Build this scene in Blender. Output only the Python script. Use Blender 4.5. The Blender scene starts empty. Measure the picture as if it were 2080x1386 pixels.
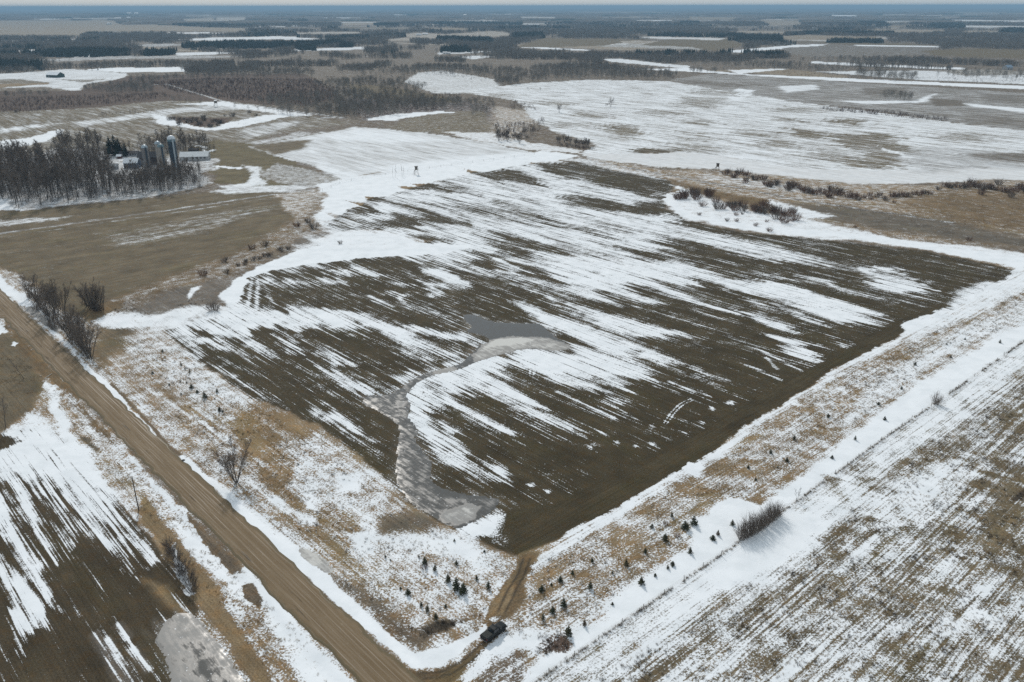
import bpy, bmesh, math, random
import numpy as np
from mathutils import Vector, Matrix

# ------------------------------------------------------------------ camera, sky, sun, exposure
scene = bpy.context.scene
C = scene.collection
R = math.radians
H = 115.0                      # height of the camera over the fields
FPX = 1650.0                   # focal length in photograph pixels (photograph 2080 x 1386)
PITCH = 22.4
ROLL = -0.0017

cam_data = bpy.data.cameras.new('camera')
cam_data.sensor_width = 36.0
cam_data.lens = FPX / 2080.0 * 36.0
cam_data.clip_start = 1.0
cam_data.clip_end = 250000.0
cam = bpy.data.objects.new('camera', cam_data)
cam.matrix_world = Matrix.Translation((0, 0, H)) @ Matrix.Rotation(R(90 - PITCH), 4, 'X') @ Matrix.Rotation(ROLL, 4, 'Z')
C.objects.link(cam)
scene.camera = cam

SUN_ELEV, SUN_AZ = 35.5, -18.0           # azimuth from +Y, negative = towards -X
world = bpy.data.worlds.new('World')
scene.world = world
world.use_nodes = True
wn = world.node_tree
bg = wn.nodes['Background']
sky = wn.nodes.new('ShaderNodeTexSky')
sky.sky_type = 'NISHITA'
sky.sun_disc = False
sky.sun_elevation = R(SUN_ELEV)
sky.sun_rotation = R(SUN_AZ)
sky.altitude = 400
sky.air_density = 1.0
sky.dust_density = 1.0
sky.ozone_density = 1.0
veil = wn.nodes.new('ShaderNodeMix')                # thin even high cloud over the whole sky
veil.data_type = 'RGBA'
veil.inputs[0].default_value = 0.88
veil.inputs[7].default_value = (5.25, 5.9, 6.3, 1.0)
wn.links.new(sky.outputs[0], veil.inputs[6])
wn.links.new(veil.outputs[2], bg.inputs[0])
bg.inputs[1].default_value = 0.10

sun_d = bpy.data.lights.new('sun', 'SUN')
sun_d.energy = 2.75
sun_d.angle = R(4.0)
sun_d.color = (1.0, 0.95, 0.88)
sun = bpy.data.objects.new('sun', sun_d)
sd = Vector((math.sin(R(SUN_AZ)) * math.cos(R(SUN_ELEV)), math.cos(R(SUN_AZ)) * math.cos(R(SUN_ELEV)), math.sin(R(SUN_ELEV))))
sun.rotation_euler = sd.to_track_quat('Z', 'Y').to_euler()
sun.location = (0, 0, 60)
C.objects.link(sun)

scene.view_settings.view_transform = 'Standard'
scene.view_settings.look = 'None'
scene.view_settings.gamma = 1.0
scene.view_settings.use_curve_mapping = False
scene.view_settings.exposure = 0.0
scene.render.engine = 'CYCLES'
scene.cycles.max_bounces = 5
scene.cycles.diffuse_bounces = 2
scene.cycles.glossy_bounces = 2
scene.cycles.transmission_bounces = 2
scene.cycles.volume_bounces = 0
scene.cycles.transparent_max_bounces = 6
scene.cycles.use_adaptive_sampling = True
scene.cycles.use_denoising = False
scene.cycles.sample_clamp_indirect = 3.0
scene.cycles.sample_clamp_direct = 8.0

rng = random.Random(7)
nrg = np.random.default_rng(7)

# ------------------------------------------------------------------ helpers
_cm = np.array(cam.matrix_world.to_3x3())
def at(px, py, z=0.0):
    """world point on the level z that is seen at a pixel of the photograph"""
    d = _cm @ np.array([(px - 1040.0) / FPX, -(py - 693.0) / FPX, -1.0])
    t = (z - H) / d[2]
    return (d[0] * t, d[1] * t)

def tag(o, label=None, cat=None, group=None, kind=None):
    if label: o['label'] = label
    if cat: o['category'] = cat
    if group: o['group'] = group
    if kind: o['kind'] = kind
    return o

def empty(name, loc, rz=0.0, scale=1.0):
    o = bpy.data.objects.new(name, None)
    o.empty_display_size = 0.5
    o.location = loc
    o.rotation_euler = (0, 0, rz)
    o.scale = (scale, scale, scale)
    C.objects.link(o)
    return o

def link(name, mesh, parent=None, loc=(0, 0, 0), rz=0.0):
    o = bpy.data.objects.new(name, mesh)
    o.location = loc
    o.rotation_euler = (0, 0, rz)
    C.objects.link(o)
    if parent: o.parent = parent
    return o

def copy_tree(o, parent=None):
    c = o.copy()
    C.objects.link(c)
    if parent: c.parent = parent
    for ch in [x for x in o.children]:
        copy_tree(ch, c)
    return c

def mesh_np(name, V, F, mat=None, smooth=False):
    """V (n,3) array, F list of tuples or (m,k) array"""
    me = bpy.data.meshes.new(name)
    V = np.asarray(V, dtype=np.float32)
    if isinstance(F, np.ndarray):
        k = F.shape[1]
        me.vertices.add(len(V)); me.vertices.foreach_set('co', V.ravel())
        me.loops.add(F.size); me.loops.foreach_set('vertex_index', F.astype(np.int32).ravel())
        me.polygons.add(len(F)); me.polygons.foreach_set('loop_start', (np.arange(len(F)) * k).astype(np.int32))
        me.update(calc_edges=True)
    else:
        me.from_pydata(V.tolist(), [], F)
    if smooth:
        me.polygons.foreach_set('use_smooth', np.ones(len(me.polygons), dtype=bool))
    if mat: me.materials.append(mat)
    me.update()
    return me

class MB:
    """collects boxes, prisms, tubes into one mesh"""
    def __init__(self): self.v = []; self.f = []
    def add(self, V, F):
        n = len(self.v); self.v += [tuple(p) for p in V]; self.f += [tuple(i + n for i in q) for q in F]; return self
    def box(self, x0, x1, y0, y1, z0, z1):
        V = [(x0,y0,z0),(x1,y0,z0),(x1,y1,z0),(x0,y1,z0),(x0,y0,z1),(x1,y0,z1),(x1,y1,z1),(x0,y1,z1)]
        return self.add(V, [(0,3,2,1),(4,5,6,7),(0,1,5,4),(1,2,6,5),(2,3,7,6),(3,0,4,7)])
    def loft(self, rings, cap=True):
        k = len(rings[0]); V = [p for r in rings for p in r]; F = []
        for i in range(len(rings) - 1):
            for j in range(k):
                a = i * k + j; b = i * k + (j + 1) % k
                F.append((a, b, b + k, a + k))
        if cap:
            F.append(tuple(range(k))[::-1]); F.append(tuple(range((len(rings) - 1) * k, len(rings) * k)))
        return self.add(V, F)
    def tube(self, pts, rad, n=6, cap=True):
        rings = []
        pts = [Vector(p) for p in pts]
        for i, p in enumerate(pts):
            a = pts[max(i - 1, 0)]; b = pts[min(i + 1, len(pts) - 1)]
            t = (b - a).normalized()
            u = t.orthogonal().normalized(); w = t.cross(u)
            r = rad[i] if isinstance(rad, (list, tuple)) else rad
            rings.append([tuple(p + u * (r * math.cos(2*math.pi*j/n)) + w * (r * math.sin(2*math.pi*j/n))) for j in range(n)])
        return self.loft(rings, cap)
    def lathe(self, prof, n=24, cx=0, cy=0):
        rings = [[(cx + r * math.cos(2*math.pi*j/n), cy + r * math.sin(2*math.pi*j/n), z) for j in range(n)] for r, z in prof]
        return self.loft(rings, True)
    def mesh(self, name, mat, smooth=False, bevel=0.0, sub=0):
        me = bpy.data.meshes.new(name)
        me.from_pydata(self.v, [], self.f)
        if bevel:
            bm = bmesh.new(); bm.from_mesh(me)
            bmesh.ops.remove_doubles(bm, verts=bm.verts, dist=1e-5)
            bmesh.ops.bevel(bm, geom=[e for e in bm.edges if e.is_manifold and e.calc_face_angle(0) > 0.5], offset=bevel, segments=2, profile=0.6, affect='EDGES', clamp_overlap=True)
            bm.to_mesh(me); bm.free()
        if smooth:
            for p in me.polygons: p.use_smooth = True
        me.materials.append(mat)
        return me
    def build(self, name, mat, parent=None, loc=(0,0,0), rz=0.0, smooth=False, bevel=0.0):
        return link(name, self.mesh(name, mat, smooth, bevel), parent, loc, rz)

# numpy value noise, world coordinates
def _hash(ix, iy, seed):
    h = (ix.astype(np.int64) * 374761393 + iy.astype(np.int64) * 668265263 + seed * 982451653) & 0x7fffffff
    h = ((h ^ (h >> 13)) * 1274126177) & 0x7fffffff
    h = (h ^ (h >> 16)) & 0xffff
    return h / 65535.0
def vnoise(x, y, seed=0):
    x = np.asarray(x, float); y = np.asarray(y, float)
    ix = np.floor(x); iy = np.floor(y); fx = x - ix; fy = y - iy
    fx = fx * fx * (3 - 2 * fx); fy = fy * fy * (3 - 2 * fy)
    a = _hash(ix, iy, seed); b = _hash(ix + 1, iy, seed); c = _hash(ix, iy + 1, seed); d = _hash(ix + 1, iy + 1, seed)
    return (a * (1 - fx) + b * fx) * (1 - fy) + (c * (1 - fx) + d * fx) * fy
def fbm(x, y, seed=0, octs=3):
    s = 0; w = 0.5; t = 0
    for i in range(octs):
        s = s + w * vnoise(x * 2**i, y * 2**i, seed + i * 17); t += w; w *= 0.5
    return s / t
def sstep(a, b, x):
    t = np.clip((x - a) / (b - a), 0, 1); return t * t * (3 - 2 * t)

def inside(px, py, poly):
    c = np.zeros(len(px), bool); n = len(poly)
    for i in range(n):
        x0, y0 = poly[i]; x1, y1 = poly[(i + 1) % n]
        if y0 == y1: continue
        m = (py < y0) != (py < y1)
        c ^= m & (px < (x1 - x0) * (py - y0) / (y1 - y0) + x0)
    return c
def seg_dist(px, py, pts, closed):
    d = np.full(len(px), 1e18); n = len(pts)
    for i in range(n if closed else n - 1):
        x0, y0 = pts[i]; x1, y1 = pts[(i + 1) % n]
        dx, dy = x1 - x0, y1 - y0; L = dx*dx + dy*dy + 1e-12
        t = np.clip(((px - x0) * dx + (py - y0) * dy) / L, 0, 1)
        d = np.minimum(d, (px - x0 - t*dx)**2 + (py - y0 - t*dy)**2)
    return np.sqrt(d)

# ------------------------------------------------------------------ land cover
# Outlines are noted in photograph pixels and turned at once into points on the land.
COL = dict(
    soil=(0.056, 0.046, 0.028), soil2=(0.098, 0.082, 0.055), olive=(0.060, 0.048, 0.031), stubble=(0.132, 0.108, 0.070),
    grass=(0.215, 0.160, 0.100), tan=(0.200, 0.148, 0.088), marsh=(0.205, 0.148, 0.085), rust=(0.150, 0.110, 0.066),
    pasture=(0.130, 0.108, 0.074), lawn=(0.128, 0.110, 0.068), brush=(0.092, 0.068, 0.056), litter=(0.125, 0.100, 0.074),
    lane=(0.128, 0.094, 0.057), dark=(0.055, 0.046, 0.036), paletan=(0.225, 0.188, 0.140), grey=(0.140, 0.125, 0.108),
    mud=(0.12, 0.105, 0.085))
ZONES = []
def Z(pts, c=None, s=None, k=None, p=None, t=None, d=None, soft=None, warp=1.0, w=None, row=None):
    """pts outline (or centre line when w, a width in metres, is given); c ground, s snow cover, k streaks, p speckle, t thinness, d row direction"""
    ZONES.append(dict(pts=[at(*q) for q in pts], c=c, s=s, k=k, p=p, t=t, d=d, soft=soft, warp=warp, w=w, row=row, line=w is not None))
def S(pts, s, soft=None, w=None, warp=1.0, row=None):      # a patch that changes only the snow cover
    if soft is not None and w is None: soft = soft * 1.7 + .8
    Z(pts, s=s, soft=soft, w=w, warp=warp, row=row)

# ---- far country: default is woodland floor; then the open fields
FAR_FIELDS = [  # outline, ground, snow
 ([(-200,43),(90,42),(230,42),(240,48),(260,52),(300,50),(400,55),(510,58),(480,64),(300,63),(180,64),(160,72),(60,71),(-200,74)], 'paletan', .30),
 ([(440,37),(500,36),(495,42),(440,43)], 'paletan', .5),
 ([(370,39),(430,37),(440,43),(380,44)], 'paletan', .4),
 ([(350,81),(440,76),(560,74),(625,74),(550,80),(430,83)], 'paletan', .85),
 ([(600,66),(700,64),(760,66),(700,69),(600,69)], 'paletan', .5),
 ([(690,47),(760,46),(780,50),(700,52)], 'paletan', .35),
 ([(40,121),(120,119),(170,114),(300,113),(370,112),(520,114),(400,119),(270,119),(120,125)], 'grey', .55),
 ([(350,107),(420,105),(500,106),(440,110),(360,112)], 'grey', .85),
 ([(600,100),(740,96),(742,101),(640,104),(590,104)], 'grey', .8),
 ([(820,69),(860,67),(900,70),(1000,64),(1030,67),(1040,72),(980,77),(900,78),(830,76),(790,80),(780,84),(840,83)], 'paletan', .45),
 ([(905,42),(1010,42),(1010,46),(910,45)], 'paletan', .5),
 ([(1050,95),(1075,86),(1105,77),(1180,80),(1255,84),(1265,88),(1225,93),(1140,96),(1080,97)], 'stubble', .12),
 ([(1040,96),(1110,97),(1200,102),(1190,104),(1100,100)], 'grey', .9),
 ([(920,43),(1000,41),(1010,45),(940,47)], 'paletan', .6),
 ([(1055,34),(1130,35),(1125,38),(1060,37)], 'paletan', .55),
 ([(890,105),(980,104),(1025,105),(930,110),(890,111)], 'grey', .75),
 ([(925,116),(975,113),(1010,115),(960,121)], 'grey', .8),
 ([(1380,76),(1470,79),(1520,92),(1480,97),(1450,104),(1400,95),(1300,92)], 'stubble', .2),
 ([(1270,74),(1380,76),(1480,78),(1460,82),(1340,80)], 'paletan', .7),
 ([(1470,104),(1560,96),(1610,91),(1680,89),(1670,94),(1590,99),(1500,107)], 'grey', .95),
 ([(1590,97),(1680,92),(1790,91),(1910,95),(1900,103),(1890,110),(1790,113),(1650,116),(1600,108)], 'grey', .33),
 ([(1580,75),(1640,72),(1800,77),(1760,82),(1600,80)], 'paletan', .3),
 ([(1500,62),(1600,64),(1590,69),(1500,67)], 'paletan', .4),
 ([(1540,40),(1620,42),(1630,50),(1570,52)], 'paletan', .35),
 ([(1690,31),(1740,32),(1740,34),(1690,34)], 'paletan', .9),
 ([(1920,40),(2090,42),(2200,44),(2090,45),(1960,44)], 'paletan', .7),
 ([(1860,52),(2090,54),(2200,57),(1900,55)], 'paletan', .7),
 ([(1400,34),(1500,36),(1480,41),(1400,40)], 'paletan', .2),
 ([(1870,104),(1960,98),(2090,102),(2250,106),(2250,124),(2090,120),(1960,116),(1900,112)], 'stubble', .15),
 ([(1730,90),(1910,93),(1910,96),(1740,93)], 'grey', .9),
 ([(1650,124),(1760,129),(1960,137),(1960,141),(1760,134),(1650,128)], 'grey', .95),
 ([(1545,138),(1600,139),(1660,147),(1730,156),(1700,160),(1600,153),(1500,146),(1420,144)], 'paletan', .25),
 ([(1480,142),(1570,139),(1600,140),(1560,144),(1500,150)], 'paletan', .95),
 ([(1220,120),(1260,119),(1340,128),(1400,133),(1400,140),(1330,133),(1240,125)], 'grey', .85),
 ([(1650,145),(1850,143),(2090,150),(2250,155),(2250,178),(2090,172),(1860,162)], 'grey', .8),
 ([(1900,143),(2000,140),(2090,145),(2090,152),(1960,154)], 'stubble', .5),
 ([(0,20),(60,22),(160,21),(60,24)], 'paletan', .2),
 ([(620,22),(760,23),(740,25),(640,25)], 'paletan', .3),
 ([(1150,24),(1330,24),(1390,27),(1200,27)], 'paletan', .3),
 ([(1930,25),(2090,27),(2150,30),(1960,29)], 'paletan', .3),
]
# smaller fields and clearings of the far woods, laid out on the section lines
FAR_WORLD = []
_r = random.Random(31)
for _k in range(95):
    _d = 2600 + 11000 * _r.random() ** 1.3; _a = R(_r.uniform(-36, 36)); _cx, _cy = _d * math.sin(_a), _d * math.cos(_a)
    _L = _r.uniform(60, 260) * (.7 + _d / 9000); _W = _r.uniform(40, 130) * (.6 + _d / 7000); _q = R(-43.0 if _r.random() < .5 else 47.0) 
    if _r.random() < .35: _L *= 1.8; _W *= .35
    _c, _s = math.cos(_q), math.sin(_q)
    FAR_WORLD.append(([(_cx + u * _c - v * _s, _cy + u * _s + v * _c) for u, v in ((-_L, -_W), (_L, -_W * .8), (_L * .9, _W), (-_L, _W))], _r.choice(('paletan', 'paletan', 'grey', 'stubble', 'pasture')), _r.choice((.12, .25, .35, .45, .55, .8))))
for pts, c, s in FAR_WORLD:
    ZONES.append(dict(pts=pts, c=c, s=s * .8, k=.6, p=.6, t=.4, d=None, soft=10, warp=1.0, w=None, row=None, line=False))
for pts, c, s in FAR_FIELDS:
    Z(pts, c=c, s=s * .78, k=.6, p=.6, t=.4, d=1 if rng.random() < .5 else 2)

# ---- middle distance, left
Z([(-300,142),(0,150),(70,146),(140,140),(200,143),(260,150),(258,158),(170,172),(160,186),(90,176),(-300,190)], c='pasture', s=.62, k=.9, p=.3, t=.3, d=2)
S([(-300,163),(40,161),(110,170),(60,172),(-300,172)], .3)
S([(110,161),(190,163),(240,157),(170,168)], .35)
Z([(-300,172),(60,170),(100,168),(100,171),(0,178),(-300,182)], c='tan', s=.25, d=2)
Z([(175,141),(240,137),(300,138),(372,136),(378,146),(320,146),(250,147)], c='pasture', s=.92, k=.4, t=.2, d=2)
Z([(-300,190),(160,184),(260,155),(420,150),(620,150),(700,200),(620,215),(470,210),(330,205),(200,218),(0,236),(-300,245)], c='brush', s=.12, k=.2, p=.35, t=.4, d=2)
Z([(300,173),(335,170),(450,205),(640,232),(700,240),(640,240),(450,210)], c='grey', s=.6, w=5, k=.2)
Z([(-300,236),(150,222),(330,205),(480,207),(640,238),(720,250),(560,270),(500,300),(520,330),(430,330),(200,310),(-300,330)], c='pasture', s=.30, k=.8, p=.45, t=.5, d=1)
S([(-300,285),(-100,278),(0,288),(60,280),(130,262),(120,275),(60,296),(0,305),(-300,320)], .92)
S([(0,262),(60,254),(130,250),(60,262),(0,270)], .62, soft=8)
S([(140,250),(230,238),(330,222),(440,214),(520,212),(500,222),(380,228),(250,246),(160,258)], .55, soft=8)
S([(310,232),(360,242),(420,260),(460,256),(420,266),(370,258),(320,250)], .95, soft=3)
S([(460,250),(540,235),(600,232),(560,242),(490,258),(430,266)], .9, soft=3)
S([(360,212),(450,206),(640,235),(590,236),(460,216)], .8, soft=4)
Z([(340,238),(470,240),(460,252),(410,258),(360,250)], c='brush', s=.1, k=.1)
S([(490,262),(600,245),(610,250),(500,285)], .52, soft=6)
S([(470,295),(560,280),(610,266),(640,270),(560,294),(480,310)], .5, soft=5)
Z([(380,300),(440,285),(560,300),(600,330),(620,370),(560,385),(440,372),(420,330)], c='lawn', s=.18, k=.1, p=.5, t=.3, d=2)
S([(490,335),(530,340),(545,375),(470,385),(440,380),(500,370),(515,352)], .65, soft=3)
for q in [(395,296,430,300),(425,308,440,304),(412,303,425,309),(432,338,490,342),(600,318,640,330)]:
    S([(q[0],q[1]-2),(q[2],q[3]-2),(q[2],q[3]+2),(q[0],q[1]+2)], .95, soft=1.5)
# farmyard and woodlot floor
Z([(190,325),(300,318),(440,322),(440,345),(340,372),(300,380),(200,372)], c='litter', s=.50, k=.1, p=.9, t=.3)
Z([(-300,330),(60,320),(120,300),(240,310),(330,320),(440,372),(300,402),(160,415),(40,428),(-300,395)], c='litter', s=.52, k=.1, p=.9, t=.5)
Z([(-300,390),(0,402),(40,428),(0,428),(-300,420)], c='litter', s=.97)
# the brown field
BF = [(-400,445),(0,432),(160,418),(330,402),(430,390),(560,390),(680,385),(690,400),(640,420),(610,450),(560,490),(480,530),(400,560),(300,600),(180,610),(60,570),(0,545),(-300,500)]
Z(BF, c='pasture', s=.16, k=.55, p=.55, t=.2, d=2)
S([(-300,455),(0,446),(150,438),(130,446),(0,460),(-300,475)], .52, soft=5)
S([(200,475),(330,450),(520,420),(640,400),(620,412),(500,440),(430,470),(330,495),(240,500)], .36, soft=9)
S([(420,390),(520,378),(660,375),(600,388),(470,396)], .6, soft=5)
Z([(0,482),(300,440),(540,404),(690,383)], s=.46, w=2.5, soft=3)
Z([(0,474),(300,433),(540,398),(690,378)], c='grey', s=.45, w=4.0, soft=2)
Z([(560,395),(640,385),(680,395),(640,440),(600,450)], c='tan', s=.45, p=.9, k=.1, soft=5)
# grass bank between the brown field and the ploughed field
Z([(670,392),(700,400),(670,440),(650,470),(600,490),(560,510),(500,545),(430,570),(330,590),(240,620),(190,650),(200,625),(330,565),(450,525),(540,480),(610,440)], c='rust', s=.32, p=1.0, k=.2, soft=10)
Z([(250,640),(330,595),(420,570),(470,565),(450,610),(380,635),(300,645)], c='grey', s=.16, p=.8, k=.3, soft=7)
S([(390,585),(410,580),(400,600),(384,612)], .8, soft=1)
Z([(600,485),(650,478),(680,485),(640,495),(600,498)], c='grey', s=.1, k=.2)

# ---- hill field behind the ploughed field
Z([(500,298),(620,275),(720,258),(770,262),(860,270),(1000,292),(1100,315),(1030,330),(850,345),(760,360),(690,366),(640,340),(560,318)], c='pasture', s=.64, k=.8, p=.2, t=.8, d=1)
S([(505,298),(560,290),(630,284),(610,305),(560,314)], .06, soft=6)
S([(640,335),(690,345),(760,362),(690,366)], .9, soft=8)
S([(780,340),(900,325),(1060,310),(1100,318),(980,335),(800,356)], .97, soft=14)
S([(640,280),(730,262),(840,275),(900,285),(780,290)], .85, soft=14)
Z([(510,320),(620,345),(690,364),(640,355),(580,345),(530,335)], c='lawn', s=.2, p=.4, k=0)
Z([(680,370),(760,352),(770,350)], c='tan', s=.3, w=2.5)
Z([(510,297),(600,280),(700,262)], c='pasture', s=.2, w=3)
Z([(560,330),(640,350),(700,366),(680,374),(600,378),(560,372),(530,352)], c='pasture', s=.45, p=.6, k=.1)
# brown slope and scrub behind it
Z([(790,262),(830,240),(920,226),(985,226),(1000,250),(1010,268),(940,272),(860,270)], c='stubble', s=.28, k=.4, p=.9, t=.3, d=2, soft=12)
Z([(900,268),(1000,270),(1080,290),(1180,305),(1170,312),(1080,305),(960,285)], c='tan', s=.62, k=.1, p=.7, t=.3)
Z([(690,200),(900,200),(1000,215),(1010,260),(980,225),(900,226),(800,240),(740,246)], c='brush', s=.30, p=.9, k=.2, soft=12)
S([(740,243),(800,232),(900,226),(920,228),(830,238),(790,246)], .95)
Z([(700,170),(780,175),(900,195),(940,210),(800,205),(740,200)], c='stubble', s=.25, p=.4)
Z([(1000,215),(1060,225),(1130,235),(1080,255),(1040,285),(1005,280)], c='marsh', s=.42, p=1.0, soft=16)

# ---- the great snow fields, right
Z([(820,165),(850,148),(900,143),(1000,160),(1020,178),(960,190),(880,190)], c='stubble', s=.58, k=.4, p=.7, t=.5)
Z([(930,186),(1010,176),(1080,168),(1200,162),(1360,165),(1450,180),(1600,205),(1760,225),(1900,245),(2100,268),(2400,300),(2400,400),(2080,350),(1920,350),(1800,370),(1640,362),(1460,342),(1330,335),(1200,325),(1180,310),(1215,295),(1130,270),(1080,240),(1050,205)], c='pasture', s=.63, k=1.2, p=.45, t=.3, d=1)
Z([(1360,162),(1440,150),(1560,155),(1700,165),(1860,175),(2100,190),(2500,215),(2500,300),(2100,268),(1900,243),(1760,222),(1600,205),(1450,180)], c='grey', s=.33, k=1.0, p=.35, t=.6, d=1)
S([(1300,140),(1400,145),(1560,155),(1700,164),(2090,182),(2090,176),(1860,166),(1700,158),(1500,150),(1400,138)], .97, soft=4)
S([(1500,180),(1530,183),(1520,195),(1500,205),(1470,195)], .9, soft=5)
S([(1580,175),(1660,172),(1660,182),(1600,188)], .75, soft=8)
S([(1700,205),(1860,205),(1900,190),(1880,208),(1760,212)], .85, soft=6)
S([(1960,210),(2090,222),(2250,236),(2090,230),(1980,216)], .85, soft=8)
S([(1380,160),(1460,168),(1560,172),(1480,176),(1400,170)], .2, soft=14, row=2)
S([(1750,180),(1850,178),(1830,190),(1760,192)], .2, soft=8)
S([(1890,200),(1950,205),(1955,215),(1900,215)], .05, soft=5)
S([(1990,190),(2090,195),(2090,210),(2000,204)], .22, soft=8)
S([(1960,230),(2100,245),(2300,270),(2100,262),(1950,246)], .25, soft=8)
S([(1160,190),(1290,180),(1310,186),(1230,195)], .62, soft=7)
S([(1255,180),(1330,176),(1350,184),(1290,188)], .6, soft=7)
S([(1380,196),(1480,200),(1470,210),(1390,208)], .45, soft=8)
for q in [(1205,255,1290,268,.2),(1240,250,1300,275,.15),(1260,275,1300,290,.3),(1380,240,1460,255,.25),(1380,262,1440,290,.3),(1430,245,1520,232,.45),
          (1560,238,1640,250,.2),(1500,245,1560,262,.4),(1600,262,1700,285,.12),(1520,280,1620,300,.25),(1700,250,1780,262,.35),(1480,290,1560,300,.3),(1680,240,1760,255,.1)]:
    x0,y0,x1,y1,s = q
    S([(x0,(y0+y1)/2),(x0+(x1-x0)*.3,y0),(x1,y0+(y1-y0)*.4),(x1-(x1-x0)*.2,y1),(x0+(x1-x0)*.3,y1-(y1-y0)*.2)], s + .14, soft=12, row=2.0)
S([(1700,275),(1790,270),(1840,278),(1820,290),(1880,312),(1870,325),(1800,340),(1720,338),(1690,330),(1740,322),(1760,310),(1700,300)], .30, soft=8, row=1.6)
S([(1780,296),(1850,316),(1890,328),(1870,336),(1840,320)], .9, soft=1.5)
Z([(1270,307),(1320,302),(1370,303),(1384,308),(1350,314),(1310,314)], c='soil2', s=.24, k=.9, p=.3, soft=10, row=.8)
Z([(1180,312),(1260,314),(1380,310),(1480,318),(1640,345),(1900,345),(2080,335),(2300,345),(2300,370),(2000,365),(1900,372),(1760,375),(1600,362),(1480,345),(1340,340),(1230,325)], c='tan', s=.66, k=.3, p=.2, t=.8, d=1)
Z([(1830,310),(1900,300),(2000,306),(2090,312),(2300,320),(2300,345),(2000,342),(1850,350)], c='grey', s=.5, k=.8, t=.7, d=1, soft=20, row=1)
Z([(1960,316),(2090,308),(2300,318),(2300,330),(2050,330)], c='grey', s=.2, k=.6, d=1, soft=20, row=1)

for q in [(1060,205,1180,215),(1150,225,1260,240),(1330,205,1500,220),(1560,215,1700,232),(1280,222,1400,236),(1480,262,1600,282),(1340,290,1480,308),(1620,300,1740,330),(1900,268,2060,292),(1100,245,1200,262),(980,190,1060,198),(1400,180,1520,196)]:
    x0,y0,x1,y1 = q
    S([(x0,(y0+y1)/2),(x0+(x1-x0)*.4,y0),(x1,y0+(y1-y0)*.5),(x1-(x1-x0)*.3,y1),(x0+(x1-x0)*.2,y1-(y1-y0)*.2)], .44, soft=14, row=2.0)
# ---- marsh along the creek
MARSH = [(1180,322),(1260,330),(1350,345),(1450,345),(1520,352),(1640,362),(1760,375),(1900,376),(2000,366),(2400,372),(2400,540),(2090,505),(1960,495),(1800,480),(1680,450),(1600,440),(1500,420),(1440,400),(1370,375),(1250,348)]
Z(MARSH, c='marsh', s=.38, k=.15, p=1.0, t=.2, d=1, soft=10)
Z([(1860,400),(2000,385),(2400,395),(2400,500),(2100,470),(1960,460),(1880,440),(1840,415)], c='rust', s=.20, p=1.0, k=.3, soft=45)
Z([(1600,410),(1720,420),(1900,445),(2090,480),(2400,530),(2400,545),(2000,495),(1800,470),(1660,440)], c='mud', s=.22, p=.8, soft=22)
Z([(1240,345),(1350,362),(1440,385),(1560,408),(1600,418),(1540,420),(1440,398),(1350,372)], c='rust', s=.15, p=.8, soft=8)
S([(1420,352),(1500,362),(1620,378),(1700,385),(1640,395),(1520,380),(1430,365)], .5, soft=5)
S([(1560,405),(1640,425),(1700,440),(1640,445),(1580,430)], .75, soft=3)
Z([(1185,325),(1260,338),(1330,352),(1420,368),(1520,386),(1600,402),(1700,418),(1760,428),(1850,440),(1940,455)], c='dark', s=.45, w=2.6, p=.7, soft=1.2)
# snow apron south of the marsh
Z([(1370,430),(1350,405),(1375,378),(1440,402),(1520,428),(1600,440),(1680,452),(1800,482),(1960,498),(2400,560),(2400,650),(2075,555),(1980,528),(1850,502),(1740,488),(1600,482),(1480,462),(1400,448)], c='grass', s=.70, p=.9, k=0, t=.15, soft=7)
S([(1400,440),(1500,455),(1640,468),(1800,482),(1900,500),(2090,525),(2400,600),(2400,640),(2075,545),(1980,524),(1850,500),(1700,480),(1500,468)], .99, soft=4)
S([(1340,405),(1372,375),(1385,385),(1375,420),(1420,452),(1385,450)], .99, soft=2)

# ---- strip between the road and the ploughed field, and the farm lane corner
Z([(-300,480),(0,545),(60,572),(180,610),(250,640),(340,672),(366,704),(441,764),(520,814),(600,843),(645,862),(803,988),(842,1028),(900,1062),(990,1110),(1050,1135),(1130,1200),(1080,1270),(1000,1330),(900,1360),(840,1366),(700,1245),(325,900),(125,709),(0,596),(-300,330)], c='grass', s=.47, k=.4, p=1.0, t=.18, d=1, soft=2)
Z([(180,640),(230,650),(280,662),(260,690),(215,740),(185,720),(200,680)], c='pasture', s=.12, p=.7, soft=12)
Z([(60,565),(180,600),(250,620),(200,650),(150,640),(100,610)], c='pasture', s=.05, p=.3, soft=4)
Z([(170,640),(190,620),(250,610),(240,625),(195,650)], c='rust', s=.05, soft=3)
S([(188,655),(230,635),(300,640),(340,655),(280,668),(215,664)], .78, soft=4)
S([(270,650),(400,620),(440,628),(360,660),(320,670)], .74, soft=4)
S([(240,685),(330,668),(365,703),(440,763),(520,815),(490,830),(430,820),(400,800),(330,720)], .58, soft=6)
S([(220,720),(300,760),(380,810),(440,850),(500,880),(480,900),(380,860),(280,790)], .38, soft=5)
Z([(480,830),(560,830),(610,850),(640,880),(600,960),(560,1010),(520,960),(470,880)], c='marsh', s=.26, p=.9, soft=5)
S([(560,905),(640,880),(740,950),(830,1030),(720,1045),(640,1000)], .56, soft=5)
Z([(640,1010),(720,1050),(760,1100),(720,1160),(640,1100),(560,1030),(580,1000)], c='tan', s=.33, p=.9, soft=5)
S([(735,1090),(860,1078),(940,1085),(1010,1130),(980,1165),(900,1130),(800,1120)], .84, soft=3)
S([(700,1120),(820,1130),(1000,1170),(1020,1220),(960,1280),(820,1260),(740,1190)], .53, soft=6)
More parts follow.
